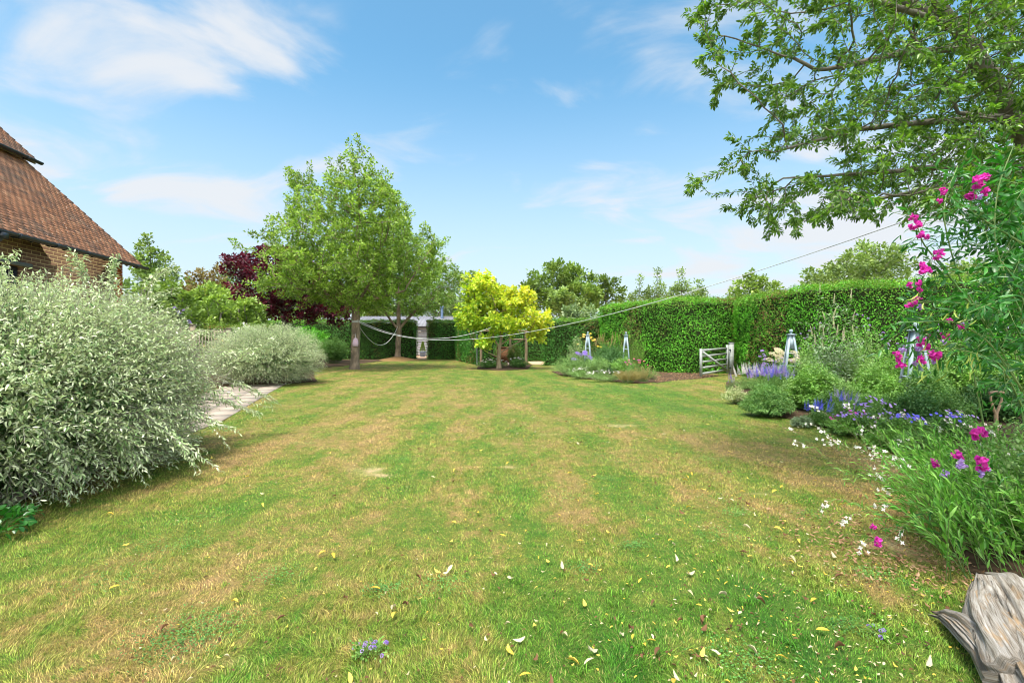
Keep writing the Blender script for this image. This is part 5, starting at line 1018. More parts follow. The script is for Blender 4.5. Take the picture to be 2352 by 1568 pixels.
# ------------------------------------------------------------------ trellis fence at the left
def trellis():
    Yd = 16.6; x0 = P(418, 760, Yd)[0]; x1 = P(443, 760, Yd)[0]; x2 = P(526, 760, Yd)[0]; z = P(0, 750, Yd)[2]
    root = thing('trellis_fence', 'weathered wooden trellis panel and posts behind the yellow roses', 'trellis', (x1, Yd, 0))
    for x, zz, w_ in ((x0 - 1.6, z, .1), (x1, z + .05, .13), (x2, z - .07, .10)):
        b = MB(); b.box((x, Yd, zz / 2), (w_, w_, zz)); b.box((x, Yd, zz + .015), (w_ * 1.3, w_ * 1.3, .03)); b.build('post', M['wood_old'], root)
    b = MB()
    for k, zz in enumerate((z - .06, z - .22, z - .38, z - .54, z - .7)): b.box(((x0 - 1.6 + x1) / 2, Yd, zz), (x1 - x0 + 1.6 - .14, .03, .035))
    for x in np.arange(x0 - 1.45, x1 - .08, .16): b.box((x, Yd - .034, z - .38), (.03, .025, .72))
    b.build('lattice', M['wood_old'], root)
    b = MB(); b.box(((x1 + x2) / 2, Yd, z - .16), (x2 - x1 - .13, .05, .07)); b.box(((x1 + x2) / 2, Yd, .45), (x2 - x1 - .13, .05, .07)); b.build('rail', M['wood_old'], root)
    b = MB()
    for x in np.arange(x1 + .15, x2 - .06, .105): b.box((x, Yd - .05, (z - .16 + .4) / 2), (.03, .025, z - .55))
    b.build('slats', M['wood_old'], root)
trellis()
# ------------------------------------------------------------------ arbour behind the golden tree
def arbour():
    pts = [(1107, 842), (1172, 842), (1209, 840)]; tops = [(-1.72, 26.8), (-.1, 26.8), (.8, 27.6)]
    root = thing('arbour', 'rustic timber arbour of thin posts and cross rails behind the yellow tree', 'arbour', (-.4, 27, 0))
    lb = ['post', 'post', 'post']
    for (x, y), r in zip(tops, (.075, .065, .085)):
        b = MB(); b.tube([(x, y, 0), (x + .01, y, 1.0), (x - .01, y, 2.05)], r, 8); b.build('post', M['bark_pale'], root)
    for (a, c, z) in ((tops[0], tops[1], 1.98), (tops[1], tops[2], 1.98), (tops[1], tops[2], 1.5), (tops[0], (-1.6, 29.4), 2.0), (tops[2], (1.0, 29.8), 2.0)):
        b = MB(); b.tube([(a[0], a[1], z), (c[0], c[1], z + .02)], .045, 7); b.build('cross_rail', M['bark_pale'], root)
    r3 = thing('metal_stake', 'thin blue grey metal stake beside the dark hedge end', 'stake', (-2.0, 27.6, 0)); b = MB(); b.tube([(-2.0, 27.6, 0), (-2.0, 27.6, 1.75)], .028, 7); b.lathe((-2.0, 27.6, 1.75), [(.028, 0), (.045, .02), (.03, .05), (.001, .07)], 8); b.build('pole', M['lead'], r3)
    r4 = thing('brick_wall', 'short rust brown brick wall seen behind the yellow tree trunk', 'wall', (-.5, 31, 0)); b = MB(); b.box((-.5, 31.2, .5), (1.3, .25, 1.0)); b.box((-.5, 31.2, 1.03), (1.36, .32, .05)); b.build('wall', M['brickfar'], r4)
    hedge('dark climber covered mass in the deep shade behind the arbour', [(-2.2, 33.5), (3.2, 33.5)], 2.3, .9, 260, M['hedge_dark'], .09, 9, name='ivy_hedge')
M['brickfar'] = plain('rust_brick', (.09, .045, .022), .9, .1, scale=7, col2=(.16, .08, .04), bump=.01)
arbour()
# ------------------------------------------------------------------ potted conifer by the outbuilding
def potted():
    x, y = P(971, 800, 43)[0], 43; root = thing('potted_conifer', 'small cone shaped conifer in a blue pot by the outbuilding wall', 'potted plant', (x, y, 0))
    b = MB(); b.lathe((x, y, .01), [(.001, 0), (.2, 0), (.24, .1), (.29, .42), (.31, .46), (.31, .5), (.26, .5), (.25, .44), (.001, .44)], 18); b.build('pot', M['bluepot'], root, smooth=True)
    n = 2600; t = rng.random(n) ** .7; a = rng.uniform(0, 6.28, n); r = .24 * (1 - t) + .02; o = np.c_[np.cos(a), np.sin(a), a * 0]; p = np.array([x, y, .48]) + o * (r * rng.uniform(.7, 1, n))[:, None] + UP * (t * .9)[:, None]
    leaves_obj('foliage', M['olive'], root, p, o + UP * .8, rvec(n) + UP, .07, .025); b = MB(); b.tube([(x, y, .44), (x, y, 1.4)], [.03, .01], 6); b.build('trunk', M['bark'], root)
M['bluepot'] = plain('blue_glaze', (.12, .17, .24), .35, .5); potted()
# ------------------------------------------------------------------ clothes lines
def cat(a, b, sag, n=40):
    t = np.linspace(0, 1, n)[:, None]; p = np.array(a) * (1 - t) + np.array(b) * t; p[:, 2:] -= 4 * sag * t * (1 - t); return p
T0 = np.array([bx + .17, 24.15, 2.44])
def line(label, a, b, sag, r):
    root = thing('clothes_line', label, 'clothes line', tuple(a), 'washing lines'); m = MB(); m.tube(cat(a, b, sag), np.linspace(r, r * .4 if b[1] < 10 else r, 40), 6); m.build('rope', M['line'], root, smooth=True)
    return root
line('lower of the two long washing lines sagging from the maple to the right hand tree', T0 + [0, 0, -.04], P(2235, 452, 5.2), 1.22, .011)
line('upper washing line running from the maple into the yellow tree', T0 + [0, 0, .03], P(1128, 752, 23.4), .72, .013)
line('slack blue grey line looped between the maple and the second tree', T0 + [0, 0, -.12], (bx2 + .05, 35.85, 2.55), 1.25, .014)
def binding():
    root = thing('rope_binding', 'pale rope wound round the maple trunk holding the washing lines', 'rope', (bx, 24.3, 2.4)); m = MB()
    for k, z in enumerate((2.36, 2.385, 2.41, 2.44)):
        th = np.linspace(0, 2 * np.pi, 25); r = .198 - .004 * k; m.tube(np.c_[bx + .055 + np.cos(th) * r, 24.3 + np.sin(th) * r, z + .006 * np.sin(th)], .014, 5, cap=False)
    m.build('rope', M['line'], root, smooth=True)
    root = thing('peg_bag', 'faded pink peg bag hanging on the maple trunk', 'peg bag', (bx + .12, 24.02, 1.45)); m = MB(); n = 12; c = np.array([bx + .13, 24.0, 1.30]); V = []
    for i, (z, w_, t_) in enumerate([(.40, .035, .02), (.34, .10, .04), (.25, .13, .06), (.12, .15, .08), (0, .14, .07), (-.02, .10, .04)]):
        th = np.arange(n) * 2 * np.pi / n; V.append(np.c_[c[0] + w_ * np.cos(th) * (1 + .06 * np.sin(3 * th + i)), c[1] + t_ * np.sin(th), np.full(n, c[2] - .12 + z)])
    m.add(np.concatenate(V), [[i*n+j, i*n+(j+1) % n, (i+1)*n+(j+1) % n, (i+1)*n+j] for i in range(5) for j in range(n)]); m.build('bag', M['cloth'], root, smooth=True)
    m = MB(); m.tube([c + [0, 0, .27], c + [-.02, .03, .42], c + [-.05, .08, .5]], .008, 5); m.build('cord', M['line'], root)
binding()
# trunk scars: knots where limbs were cut
def knots():
    tr = [o for o in bpy.data.objects if o.name.startswith('maple_tree')][0]
    for (dx, z, r) in ((-.02, 1.62, .085), (.06, 2.15, .06), (-.08, .9, .05)):
        m = MB(); c = np.array([bx + .03 + dx, 24.3 - .205, z]); V = []; n = 14; prof = [(1.5, .05), (1.25, -.005), (1.0, -.035), (.8, -.015), (.5, .01), (.01, .015)]
        for k, y in prof:
            th = np.arange(n) * 2 * np.pi / n; V.append(np.c_[c[0] + r * k * np.cos(th) * (1 + .1 * np.sin(2 * th)), np.full(n, c[1] + y), c[2] + r * k * 1.15 * np.sin(th)])
        m.add(np.concatenate(V), [[i*n+j, (i+1)*n+j, (i+1)*n+(j+1) % n, i*n+(j+1) % n] for i in range(len(prof)-1) for j in range(n)]); m.build('knot', M['bark_pale'], tr, smooth=True)
knots()
# ------------------------------------------------------------------ garden spade
def spade():
    x, y = 4.96, 4.95; root = thing('garden_spade', 'garden spade with a worn wooden handle stuck in the border soil', 'spade', (x, y, 0))
    m = MB(); m.tube([(x + .01, y, .10), (x, y, .35), (x - .005, y, .66)], [.019, .018, .017], 10); m.build('shaft', M['handle'], root, smooth=True)
    m = MB(); m.tube([(x - .005, y, .65), (x - .03, y, .71), (x - .058, y, .80), (x - .062, y, .87)], [.014, .012, .010, .010], 8); m.tube([(x - .005, y, .65), (x + .02, y, .71), (x + .052, y, .80), (x + .056, y, .87)], [.014, .012, .010, .010], 8); m.build('yoke', M['handle'], root, smooth=True)
    m = MB(); m.tube([(x - .075, y, .875), (x, y, .882), (x + .07, y, .878)], [.014, .017, .014], 10); m.build('grip', M['handle'], root, smooth=True)
    m = MB(); m.box((x + .012, y, .01), (.18, .012, .27)); m.box((x + .012, y, .15), (.18, .03, .012)); m.tube([(x + .012, y, .12), (x + .01, y, .24)], .023, 8); m.build('blade', M['lead'], root)
M['handle'] = plain('worn_handle', (.36, .24, .14), .6, .3, scale=20, col2=(.22, .15, .10)); spade()
# ------------------------------------------------------------------ driftwood stump, bottom right
def driftwood():
    m_, nt, o = new_mat('driftwood')
    uvn = N(nt, 'ShaderNodeAttribute', attribute_name='grain').outputs['Vector']
    mp = N(nt, 'ShaderNodeMapping'); nt.links.new(uvn, mp.inputs[0]); mp.inputs['Scale'].default_value = (1.1, 34, 1)
    g1 = noise(nt, 2.4, 10, .74, mp.outputs[0], .5); mp2 = N(nt, 'ShaderNodeMapping'); nt.links.new(uvn, mp2.inputs[0]); mp2.inputs['Scale'].default_value = (.8, 5, 1); g2_ = noise(nt, 2.0, 4, .5, mp2.outputs[0], 1.0)
    c = ramp(nt, g1, [(.32, (.03, .024, .018)), (.42, (.19, .155, .12)), (.50, (.29, .26, .22)), (.62, (.40, .375, .345)), (.8, (.52, .50, .475))])
    c = mix_c(nt, maprange(nt, g2_, .56, .66, 0, .7), c, (.34, .22, .11)); c = mix_c(nt, maprange(nt, g2_, .36, .33, 0, .85), c, (.035, .025, .018))
    p = N(nt, 'ShaderNodeBsdfPrincipled'); nt.links.new(c, p.inputs['Base Color']); p.inputs['Roughness'].default_value = .85; p.inputs['Specular IOR Level'].default_value = .25
    b = N(nt, 'ShaderNodeBump'); b.inputs['Distance'].default_value = .016; nt.links.new(math_n(nt, 'ADD', g1, math_n(nt, 'MULTIPLY', g2_, 1.2)), b.inputs['Height']); nt.links.new(b.outputs[0], p.inputs['Normal']); nt.links.new(p.outputs[0], o.inputs[0])
    root = thing('driftwood_log', 'weathered silver grey driftwood log with a forked end lying at the lawn corner', 'log', (2.35, 2.25, 0))
    # main body from the near right up and back, a fork reaching left
    def limb(name, pts, rad, seed, n=88, m=90):
        pts = np.array(pts, float); rad = np.array(rad, float); s = np.linspace(0, 1, len(pts)); ss = np.linspace(0, 1, m)
        # smooth path
        from numpy import interp
        C = np.c_[[interp(ss, s, pts[:, k]) for k in range(3)]].T
        for _ in range(6): C[1:-1] = (C[:-2] + 2 * C[1:-1] + C[2:]) / 4
        Rr = np.c_[interp(ss, s, rad[:, 0]), interp(ss, s, rad[:, 1])]; t = unit(np.gradient(C, axis=0)); V = []; gr = []; L = 0
        for i in range(m):
            if i: L += np.linalg.norm(C[i] - C[i - 1])
            a = unit(np.cross(t[i], UP)); b2 = np.cross(a, t[i]); th = np.arange(n) * 2 * np.pi / n
            q = np.c_[np.cos(th) * 2, np.sin(th) * 2, np.full(n, L * 1.6)]; w1 = vnoise(q, 1.2, seed) - .5; w4 = np.abs(vnoise(np.c_[np.cos(th) * 9 + L * 2.2, np.sin(th) * 9, np.full(n, L * 1.2)], 1.0, seed + 21) - .5); w2 = vnoise(np.c_[np.cos(th) * 6 + L * 1.5, np.sin(th) * 6, np.full(n, L * 1.0)], 1.0, seed + 3) - .5; groove = -np.clip(.34 - vnoise(np.c_[np.cos(th) * 5 + L * .8, np.sin(th) * 5, np.full(n, L * .7)], 1.0, seed + 8), 0, 1) * 1.4
            k = 1 + .55 * w1 + .34 * w2 + groove * .7 - .35 * np.clip(.14 - w4, 0, 1) / .14 * .5; jag = (vnoise(np.c_[np.cos(th) * 4, np.sin(th) * 4, th * 0], 1.0, seed + 31) - .5) * .16 * max(0, 1 - i / 9); V.append(C[i] + t[i] * jag[:, None] + (np.cos(th) * Rr[i, 0] * k)[:, None] * a + (np.sin(th) * Rr[i, 1] * k)[:, None] * b2); gr.append(np.c_[np.full(n, L * 2.2), th / 6.283 * 2.0 * .5 + seed, np.full(n, seed * .7)])
        V = np.concatenate(V); gr = np.concatenate(gr); T = [[i*n+j, i*n+(j+1) % n, (i+1)*n+(j+1) % n, (i+1)*n+j] for i in range(m-1) for j in range(n)]
        k0 = len(V); V = np.vstack([V, C[0], C[-1]]); gr = np.vstack([gr, gr[0], gr[-1]]); T = np.array(T); T = np.vstack([T[:, [0, 1, 2]], T[:, [0, 2, 3]], [[(j+1) % n, j, k0] for j in range(n)], [[(m-1)*n+j, (m-1)*n+(j+1) % n, k0+1] for j in range(n)]])
        V[:, 2] = np.maximum(V[:, 2], -.03); o_ = add_mesh(name, V, T, m_, root, None, smooth=True); at = o_.data.attributes.new('grain', 'FLOAT_VECTOR', 'POINT'); at.data.foreach_set('vector', gr.astype(np.float32).ravel()); return o_
    def at(u, v, z): Yd = (H - z) * F / (v - 784); return ((u - 1176) / F * Yd, Yd, z)
    limb('trunk', [at(2275, 1335, .11), at(2312, 1352, .13), at(2358, 1430, .13), at(2405, 1520, .12), at(2465, 1625, .11), at(2530, 1745, .10)], [(.05, .04), (.12, .085), (.16, .10), (.17, .10), (.17, .10), (.14, .09)], 2)
    limb('fork', [at(2152, 1412, .045), at(2180, 1418, .07), at(2218, 1440, .09), at(2272, 1490, .10), at(2330, 1555, .08)], [(.012, .012), (.04, .035), (.065, .055), (.085, .075), (.08, .07)], 9)
    limb('root', [at(2256, 1338, .12), at(2262, 1400, .13), at(2292, 1470, .13), at(2345, 1560, .12)], [(.035, .04), (.07, .07), (.10, .085), (.11, .09)], 17, 36, 40)
    limb('splinter', [at(2195, 1450, .015), at(2230, 1482, .02), at(2265, 1515, .02), at(2290, 1580, .02)], [(.008, .008), (.022, .018), (.03, .022), (.03, .02)], 13, 20, 30)
driftwood()
# ------------------------------------------------------------------ foreground plants at the right
def sweet_pea_mass():
    root = thing('green_leaning_plant', 'fresh green plant with long narrow leaves leaning over the lawn at the right', 'plant', (2.95, 3.1, 0))
    n = 460; P0 = np.c_[rng.uniform(0, 1.35, n), rng.uniform(2.75, 4.3, n), np.zeros(n)]; P0[:, 0] += 2.50 + (P0[:, 1] - 2.8) * .88; d = np.c_[-rng.uniform(.05, .80, n), rng.uniform(-.25, .35, n), rng.uniform(.30, 1.0, n)]; ln = rng.uniform(.45, .85, n); P2 = P0 + unit(d) * ln[:, None]; P1 = (P0 + P2) / 2 + UP * .12 * ln[:, None] + rng.normal(0, .03, (n, 3))
    V, T, r = shoots(P0, P1, P2, 22, .12, .072, .0145, .45, 1.0, .0, 'long', curl=(.2, 1.)); add_mesh('foliage', V, T, M['deepfresh'], root, r); stems_obj(P0, P1, P2, .0028, M['stem'], root)
    root2 = thing('small_leaved_bush', 'light green small leaved bush at the right edge above the driftwood', 'bush', (3.35, 3.0, 0))
    n = 260; c = np.array([3.45, 3.05, .35]); dd = rvec(n); dd[:, 2] = np.abs(dd[:, 2]); P0 = np.tile(c, (n, 1)) - UP * .2 + rng.normal(0, .1, (n, 3)); P2 = c + dd * np.array([.55, .5, .62]); P1 = bezier_mid(P0, P2, .4)
    V, T, r = shoots(P0, P1, P2, 26, .2, .034, .024, .8, .5, .0, 'oval'); add_mesh('foliage', V, T, M['light'], root2, r); stems_obj(P0, P1, P2, .0025, M['stem'], root2)
M['deepfresh'] = leaf_mat('narrow_fresh_leaf', GR((.08, .27, .03), (.17, .43, .06), (.33, .58, .14)), trans=.35, rough=.38, spec=.45, clump=3, amp=.3)
sweet_pea_mass()
def gaura():
    root = thing('gaura_plant', 'airy white flowers on long wiry stems leaning left over the border edge', 'plant', (3.9, 4.0, 0))
    n = 60; P0 = np.c_[rng.uniform(3.0, 4.9, n), rng.uniform(3.2, 4.6, n), np.zeros(n)]
    P2 = P0 + np.c_[-rng.uniform(.1, .75, n), rng.uniform(-.1, .35, n), rng.uniform(.36, .80, n)]
    # far reaching sprays over the lawn
    X = np.array([P(1893, 1000, 4.6), P(2003, 1035, 4.4), P(1990, 1080, 3.9), P(1880, 1168, 3.6), P(1935, 1200, 3.4), P(2010, 1165, 3.3), P(1968, 1275, 3.1), P(2030, 1130, 3.8), P(2065, 1240, 3.0), P(1940, 925, 4.6)]); S = np.tile([[3.05, 3.5, 0.]], (len(X), 1)) + rng.normal(0, .15, (len(X), 3)) * [1, 1, 0]
    P0 = np.vstack([P0, S]); P2 = np.vstack([P2, X]); n = len(P0); P1 = (P0 + P2) / 2 + UP * .22 + rng.normal(0, .04, (n, 3))
    stems_obj(P0, P1, P2, .0022, M['gaurastem'], root, seg=8); V, T, r = shoots(P0, P1, P2, 12, .05, .06, .009, .6, .7, 0, 'long'); add_mesh('foliage', V, T, M['deepfresh'], root, r)
    V, T, r = shoots(P0, P1, P2, 9, .78, .022, .004, .5, .8, 0, 'lo'); add_mesh('buds', V, T, M['blush'], root, r)
    pts = []; ax = []
    for i in range(n):
        k = rng.integers(2, 6) if i < n - 10 else 6
        for j in range(k):
            t = rng.uniform(.85, .99); p = (1 - t) ** 2 * P0[i] + 2 * t * (1 - t) * P1[i] + t * t * P2[i]; pts.append(p + rng.normal(0, .016, 3)); ax.append(unit(rng.normal(0, .5, 3) + [-.1, -.9, .5]))
    k = rng.permutation(len(pts)); pts = np.array(pts)[k]; ax = np.array(ax)[k]; put_flowers(root, 'gaura', ['white', 'white', 'blush'], pts[:100], ax[:100], .75)
    # the remaining blossoms as one part
    rest = []
    for p, a in zip(pts[100:], ax[100:]):
        s = unit(np.cross(a, [.1, .2, .9])); t = np.cross(a, s); th = np.arange(4) * np.pi / 2 + rng.random(); o = np.cos(th)[:, None] * s + np.sin(th)[:, None] * t
        rest.append(leaf_arrays(np.tile(p, (4, 1)), o + a * .15, np.tile(a, (4, 1)), np.full(4, .016), np.full(4, .010), 'oval'))
    V, T, r = merge(rest); o = add_mesh('blossoms', V, T, M['white'], root, r); o['kind'] = 'stuff'
M['gaurastem'] = plain('wiry_stem', (.24, .20, .10), .7, .3, scale=9, col2=(.18, .24, .08)); gaura()
def sweet_pea_vine():
    root = thing('sweet_pea_vine', 'climbing sweet pea with magenta blooms scrambling up at the right edge', 'climber', (3.4, 2.9, 0))
    Yd = 2.75; q = lambda u, v, Y=Yd: np.array(px(u, v, Y))
    # main stems
    st = [[(3.5, 3.0, 0), (3.2, 2.9, .8), q(2300, 800), q(2200, 640), q(2160, 480), q(2200, 380, 3)], [(3.6, 3.0, 0), (3.4, 2.9, .9), q(2352, 740), q(2280, 560), q(2290, 430), q(2330, 330)], [(3.2, 2.9, .7), q(2300, 830), q(2200, 800), q(2100, 780)], [(3.3, 2.9, .9), q(2350, 720), q(2250, 700), q(2130, 690), q(2080, 700)],
          [(3.3, 2.8, .6), q(2352, 900, 2.5), q(2270, 780, 2.5), q(2190, 735, 2.5), q(2110, 740, 2.6)], [(3.4, 2.9, .5), q(2400, 880, 2.3), q(2380, 760, 2.3), q(2330, 640, 2.4), q(2300, 600, 2.4)], [q(2230, 700), q(2170, 620), q(2120, 560), q(2100, 500)], [q(2350, 560), q(2250, 500), q(2180, 450)], [q(2400, 640, 2.4), q(2320, 680, 2.4), q(2220, 720, 2.4)], [(3.5, 2.9, .5), q(2450, 700, 2.6), q(2420, 500, 2.7), q(2352, 420, 2.8)]]
    m = MB(); nodes = []
    for s in st:
        s = np.array([np.array(a, float) for a in s]); t = np.linspace(0, 1, len(s)); tt = np.linspace(0, 1, 26); C = np.c_[[np.interp(tt, t, s[:, k]) for k in range(3)]].T
        for _ in range(3): C[1:-1] = (C[:-2] + 2 * C[1:-1] + C[2:]) / 4
        m.tube(C, np.linspace(.006, .0028, 26), 6); nodes += [(C[i], unit(C[min(i + 1, 25)] - C[i - 1])) for i in range(5, 26)]
    m.build('stems', M['stem'], root, smooth=True)
    pos = []; d = []
    for p, t in nodes:
        for k in range(2):
            o = rvec(1)[0]; o = unit(o - (o @ t) * t * .6); stalk = p + o * rng.uniform(.02, .10)
            for s in (-1, 1): sd = unit(np.cross(o, UP) * s + o * .9 + rng.normal(0, .2, 3)); pos.append(stalk); d.append(sd - UP * .15)
    # looser fill of leaves: side shoots
    n = 190; idx = rng.integers(0, len(nodes), n); P0 = np.array([nodes[i][0] for i in idx]); dv = rvec(n) * np.array([1, .6, 1]); P2 = P0 + dv * rng.uniform(.10, .34, (n, 1)); P1 = (P0 + P2) / 2 + rng.normal(0, .03, (n, 3)); stems_obj(P0, P1, P2, .0020, M['stem'], root, 'tendrils')
    k = len(pos); ar = [leaf_arrays(np.array(pos), np.array(d), UP * .5 + rvec(k) * .7 + np.array([0, -.5, 0]), rng.uniform(.035, .08, k), rng.uniform(.009, .019, k), 'long', None, rng.uniform(.1, .8, k)), shoots(P0, P1, P2, 6, .3, .065, .018, .7, .7, .1, 'long', curl=(.1, .8))]
    V, T, r = merge(ar); add_mesh('foliage', V, T, M['deep'], root, r)
    fl = [(2245, 420, 1.5), (2262, 440, 1.3), (2230, 448, 1.3), (2165, 440, 1.1), (2155, 462, 1), (2095, 500, 1.2), (2100, 520, 1.3), (2112, 540, 1.2), (2125, 545, 1), (2150, 588, 1.3), (2165, 582, 1), (2120, 622, 1.3), (2118, 610, 1), (2090, 655, 1), (2105, 650, 1), (2112, 665, .9), (2085, 703, 1.2), (2108, 690, 1), (2058, 815, 1.3), (2070, 838, 1.25), (2066, 826, 1), (2110, 786, 1.5), (2122, 796, 1.3), (2130, 775, .9), (2168, 775, 1.3), (2118, 825, 1.3), (2142, 808, 1.4), (2150, 822, 1), (2180, 738, .9), (2205, 752, .8), (2262, 410, 1.1)]
    pts = [px(u, v, 2.62 + .1 * rng.random()) for u, v, s in fl]; put_flowers(root, 'pea', ['magenta'], pts, np.tile([-.3, -.9, .3], (len(pts), 1)), np.array([s * .62 for *_, s in fl]), jit=.3)
    lil = [(2070, 805), (2112, 800), (2150, 830), (2165, 785), (2205, 745), (2255, 455), (2110, 705), (2100, 835)]; put_flowers(root, 'pea', ['lilac'], [px(u, v, 2.7) for u, v in lil], np.tile([-.3, -.9, .3], (len(lil), 1)), .5, jit=.3)
    n = 26; pp = np.array([px(u, v, 2.6) for u, v in np.c_[rng.uniform(2110, 2250, n), rng.uniform(670, 860, n)]]); leaves_obj('seed_pods', M['pod'], root, pp, rvec(n) * .5 - UP * .8 + np.array([-.4, 0, 0]), rvec(n), .075, .008, tpl='long')
    fl2 = [(2245, 1000, 3.0, 1.9), (2190, 1044, 2.9, 1.3), (2202, 1052, 2.9, 1.0), (2250, 1065, 2.8, 1.6), (2143, 1063, 3.0, 1.1), (2003, 1209, 2.9, .9), (2016, 1244, 2.75, 1.15)]
    r2 = thing('sweet_pea', 'trailing sweet pea with scattered magenta blooms among the leaning green stems', 'climber', (3.0, 2.9, 0)); A = np.array([px(u, v, Y) for u, v, Y, s in fl2]); B = np.tile([[3.0, 3.0, .2]], (len(A), 1)) + rng.normal(0, .15, (len(A), 3)); stems_obj(B, (A + B) / 2 + UP * .05, A, .0032, M['stem'], r2, seg=6); V, T, r = shoots(B, (A + B) / 2 + UP * .05, A, 9, .3, .08, .014, .6, .7, 0, 'long'); add_mesh('foliage', V, T, M['deep'], r2, r)
    put_flowers(r2, 'pea', 'magenta', A, np.tile([-.2, -.9, .5], (len(A), 1)), np.array([s * .72 for *_, s in fl2]), jit=.2)
    lo = np.array([px(2205, 1068, 2.85), px(2170, 1090, 2.85), px(2245, 1085, 2.8), px(2262, 1080, 2.8)]); put_flowers(r2, 'pea', 'lilac', lo, np.tile([-.2, -.9, .5], (4, 1)), .8)
    # big arching stems across the right edge, close to the camera
sweet_pea_vine()
def near_leaves():
    root = thing('leafy_climber', 'coarse green climber stems with big leaves at the far right edge', 'climber', (3.9, 3.3, 0)); n = 260
    P0 = np.c_[rng.uniform(2.9, 4.6, n), rng.uniform(2.7, 4.2, n), rng.uniform(1.25, 2.6, n)]; P0[:, 0] = np.maximum(P0[:, 0], P0[:, 1] * np.where(P0[:, 2] > 1.7, 1.03, .99)); P2 = P0 + rvec(n) * np.array([.35, .2, .3]) * rng.uniform(.6, 1.2, (n, 1)); P1 = (P0 + P2) / 2 + rng.normal(0, .05, (n, 3))
    V, T, r = shoots(P0, P1, P2, 12, .1, .10, .032, .7, .6, .1, 'long', curl=(.1, .9)); add_mesh('foliage', V, T, M['deep'], root, r); stems_obj(P0, P1, P2, .003, M['stem'], root)
    k = 9; Q0 = np.c_[rng.uniform(3.6, 4.4, k), rng.uniform(2.9, 3.9, k), np.zeros(k)]; Q2 = Q0 + np.c_[rng.normal(-.2, .25, k), rng.normal(0, .2, k), rng.uniform(1.2, 1.9, k)]; stems_obj(Q0, (Q0 + Q2) / 2 + rng.normal(0, .1, (k, 3)), Q2, .009, M['stem'], root, 'main_stems', seg=9, k=6)
near_leaves()
# leafy weeds at the foot of the big bush
for i, (x, y, lb) in enumerate([(-3.75, 3.45, 'low nettle leaved weeds under the front of the big silver bush'), (-4.4, 3.7, 'dark leafy weeds deep under the big silver bush')]):
    clump(lb, x, y, .35, .3, .22, 'deep', n=26, nl=7, L=.07, W=.045, tpl='oval', t0=.4, name='weeds', cat='weeds', group='weeds under the big bush')
clump('small purple flowered weed growing in the front of the lawn', -.62, 2.13, .11, .08, .07, 'fresh', n=26, nl=8, L=.018, W=.011, tpl='oval', name='lawn_weed', cat='weed', group=None, sr=.0012, flower=('ball', ['violet', 'lilac'], 14, .34, {}))
clump('tiny purple flowered weed in the grass near the driftwood', 1.72, 2.28, .05, .05, .05, 'fresh', n=10, nl=6, L=.018, W=.011, tpl='oval', name='lawn_weed', cat='weed', group=None, sr=.0012, flower=('ball', ['violet'], 5, .34, {}))
# tufts of longer grass by the driftwood and along the edges
def tufts():
    n = 9000; q = rng.integers(0, 260, n); cc = np.vstack([np.c_[rng.uniform(1.7, 2.6, 150), rng.uniform(1.75, 3.0, 150)], np.c_[rng.uniform(-1.8, 1.9, 110), rng.uniform(1.8, 3.2, 110)]]); th = rng.uniform(0, 6.283, n)
    P0 = np.c_[cc[q] + rng.normal(0, .022, (n, 2)), np.zeros(n)]; o = np.c_[np.cos(th), np.sin(th), th * 0]; h = rng.uniform(.015, .036, n); s_ = np.c_[-np.sin(th), np.cos(th), th * 0] * .0013
    mid = P0 + o * h[:, None] * .3 + UP * h[:, None] * .65; tip = P0 + o * h[:, None] * rng.uniform(.5, 1.3, (n, 1)) + UP * h[:, None]
    V = np.stack([P0 - s_, P0 + s_, mid + s_, mid - s_, tip], 1).reshape(-1, 3); T = (np.array([[0, 1, 2], [0, 2, 3], [3, 2, 4]])[None] + (np.arange(n) * 5)[:, None, None]).reshape(-1, 3)
    tag(add_mesh('long_grass', V, T, M['blade'], None, np.repeat(rng.random(n) * .8, 3)), 'longer grass tufts in the near lawn and by the log', 'grass', kind='stuff')
tufts()
# ------------------------------------------------------------------ fallen leaves
def clover():
    ar = []; n = 9000; nc = 46; y = 1.9 * np.exp(rng.random(nc) * 1.6); x = (rng.uniform(60, 2100, nc) - 1176) / F * y; q = rng.integers(0, nc, n); s = rng.uniform(.05, .16, nc)
    p = np.c_[x[q] + rng.normal(0, 1, n) * s[q], y[q] + rng.normal(0, 1, n) * s[q] * .8, .012 + .016 * rng.random(n)]; ok = ~inside(PATH, p[:, 0], p[:, 1]) & ~inside(BED2, p[:, 0], p[:, 1]); p = p[ok]; m = len(p)
    V, T, r = leaf_arrays(p, np.c_[rng.normal(size=(m, 2)), .2 * rng.random(m)], UP + rvec(m) * .35, rng.uniform(.007, .013, m), rng.uniform(.006, .010, m), 'oval', rng.random(m))
    tag(add_mesh('clover', V, T, M['clover'], None, r), 'patches of small round clover leaves in the near lawn', 'clover', kind='stuff')
M['clover'] = leaf_mat('clover_leaf', GR((.05, .18, .03), (.10, .28, .05), (.18, .38, .09)), trans=.25); clover()
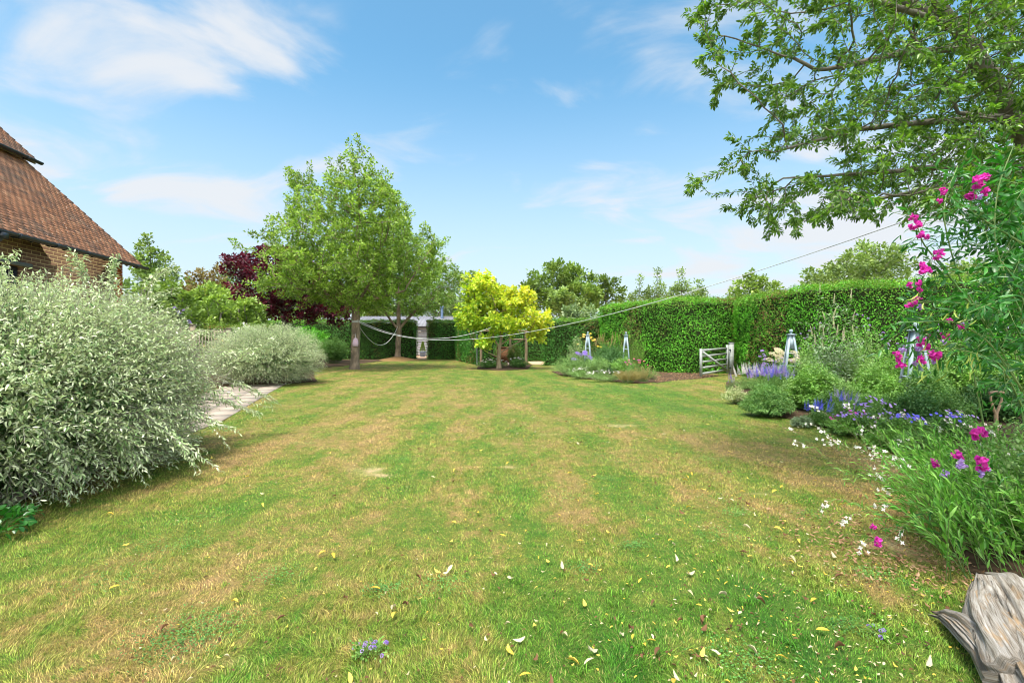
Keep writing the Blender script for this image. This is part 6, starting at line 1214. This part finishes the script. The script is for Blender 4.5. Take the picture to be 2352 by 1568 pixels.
def fallen():
    def src(mat, tpl, L, W, curl):
        V, T, r = leaf_arrays(np.array([[0, -L / 2, .004]]), np.array([[0, 1., .02]]), np.array([[0, 0, 1.]]), [L], [W], tpl, np.array([rng.random()]), np.array([curl])); o = add_mesh('fallen_leaf', V, T, M[mat], None, r, local=True); me = o.data; bpy.data.objects.remove(o); return me
    kinds = {'yellow': ([src('lf_yellow', 'oval', .052, .020, c) for c in (1., -1.2, 2.)], 'yellow fallen leaf lying on the mown lawn', 'yellow fallen leaves', 120),
             'pale': ([src('lf_pale', 'oval', .055, .019, c) for c in (1., -2., 2.5)], 'pale cream dried leaf lying on the mown lawn', 'pale dried leaves', 75),
             'brown': ([src('lf_brown', 'oval', .045, .020, c) for c in (3., -3., 2.)], 'curled dark brown leaf lying on the mown lawn', 'brown curled leaves', 110)}
    for k, (ms, lb, grp, cnt) in kinds.items():
        i = 0
        while i < cnt:
            y = 1.9 * math.exp(rng.random() * 1.55); u = rng.normal(1560, 430) if rng.random() < .8 else rng.uniform(200, 2100); x = (u - 1176) / F * y
            if inside(BED2, np.array([x]), np.array([y]))[0] or inside(PATH, np.array([x]), np.array([y]))[0] or u < 30 or u > 2250: continue
            o = bpy.data.objects.new('fallen_leaf', ms[i % 3]); COL.objects.link(o); o.location = (x, y, .022 + .01 * rng.random()); o.rotation_euler = (rng.normal(0, .3), rng.normal(0, .3), rng.uniform(0, 6.28)); s = rng.uniform(.55, 1.2); o.scale = (s, s, s); tag(o, lb, 'leaf', grp); i += 1
    n = 3200; y = 1.9 * np.exp(rng.random(n) * 2.0); u = np.where(rng.random(n) < .6, rng.normal(1900, 260, n), rng.uniform(300, 2150, n)); x = (u - 1176) / F * y; ok = ~inside(BED2, x, y) & ~inside(PATH, x, y); x, y = x[ok], y[ok]; m = len(x)
    r = rng.random(m); mi = np.repeat(rng.choice(3, m, p=[.25, .25, .5]), 8); V, T, rr = leaf_arrays(np.c_[x, y, .012 + .014 * rng.random(m)], np.c_[rng.normal(size=(m, 2)), rng.normal(0, .2, m)], UP + rvec(m) * .4, rng.uniform(.010, .026, m), rng.uniform(.006, .012, m), 'oval', r, rng.uniform(-3, 3, m))
    tag(add_mesh('leaf_litter', V, T, None, None, rr, mats=[M['lf_yellow'], M['lf_pale'], M['lf_brown']], midx=mi), 'small bits of dry leaf and petal scattered over the lawn', 'leaf litter', kind='stuff')
    n = 2600; q = np.array(LITTER); x = rng.uniform(q[:, 0].min(), q[:, 0].max(), n); y = rng.uniform(q[:, 1].min(), q[:, 1].max(), n); ok = inside(LITTER, x, y); x, y = x[ok], y[ok]; x2 = rng.normal(2.5, .28, 700); y2 = rng.normal(3.15, .4, 700); x = np.r_[x, x2]; y = np.r_[y, y2]; m = len(x)
    V, T, rr = leaf_arrays(np.c_[x, y, .02 + .02 * rng.random(m)], np.c_[rng.normal(size=(m, 2)), rng.normal(0, .25, m)], UP + rvec(m) * .5, np.where(y > 6, .06, .032) * rng.uniform(.6, 1.2, m), np.where(y > 6, .03, .014), 'oval', rng.random(m), rng.uniform(-3, 3, m))
    tag(add_mesh('leaf_litter', V, T, M['lf_tan'], None, rr), 'brown dead leaves gathered under the tall hedge and beside the log', 'leaf litter', kind='stuff')
M['lf_yellow'] = petal_mat('yellow_dead_leaf', (.55, .38, .05), (.72, .56, .12)); M['lf_pale'] = petal_mat('pale_dead_leaf', (.42, .36, .20), (.60, .54, .36)); M['lf_brown'] = petal_mat('brown_dead_leaf', (.07, .04, .02), (.20, .10, .05)); M['lf_tan'] = petal_mat('tan_dead_leaf', (.22, .12, .06), (.44, .28, .16))
fallen()
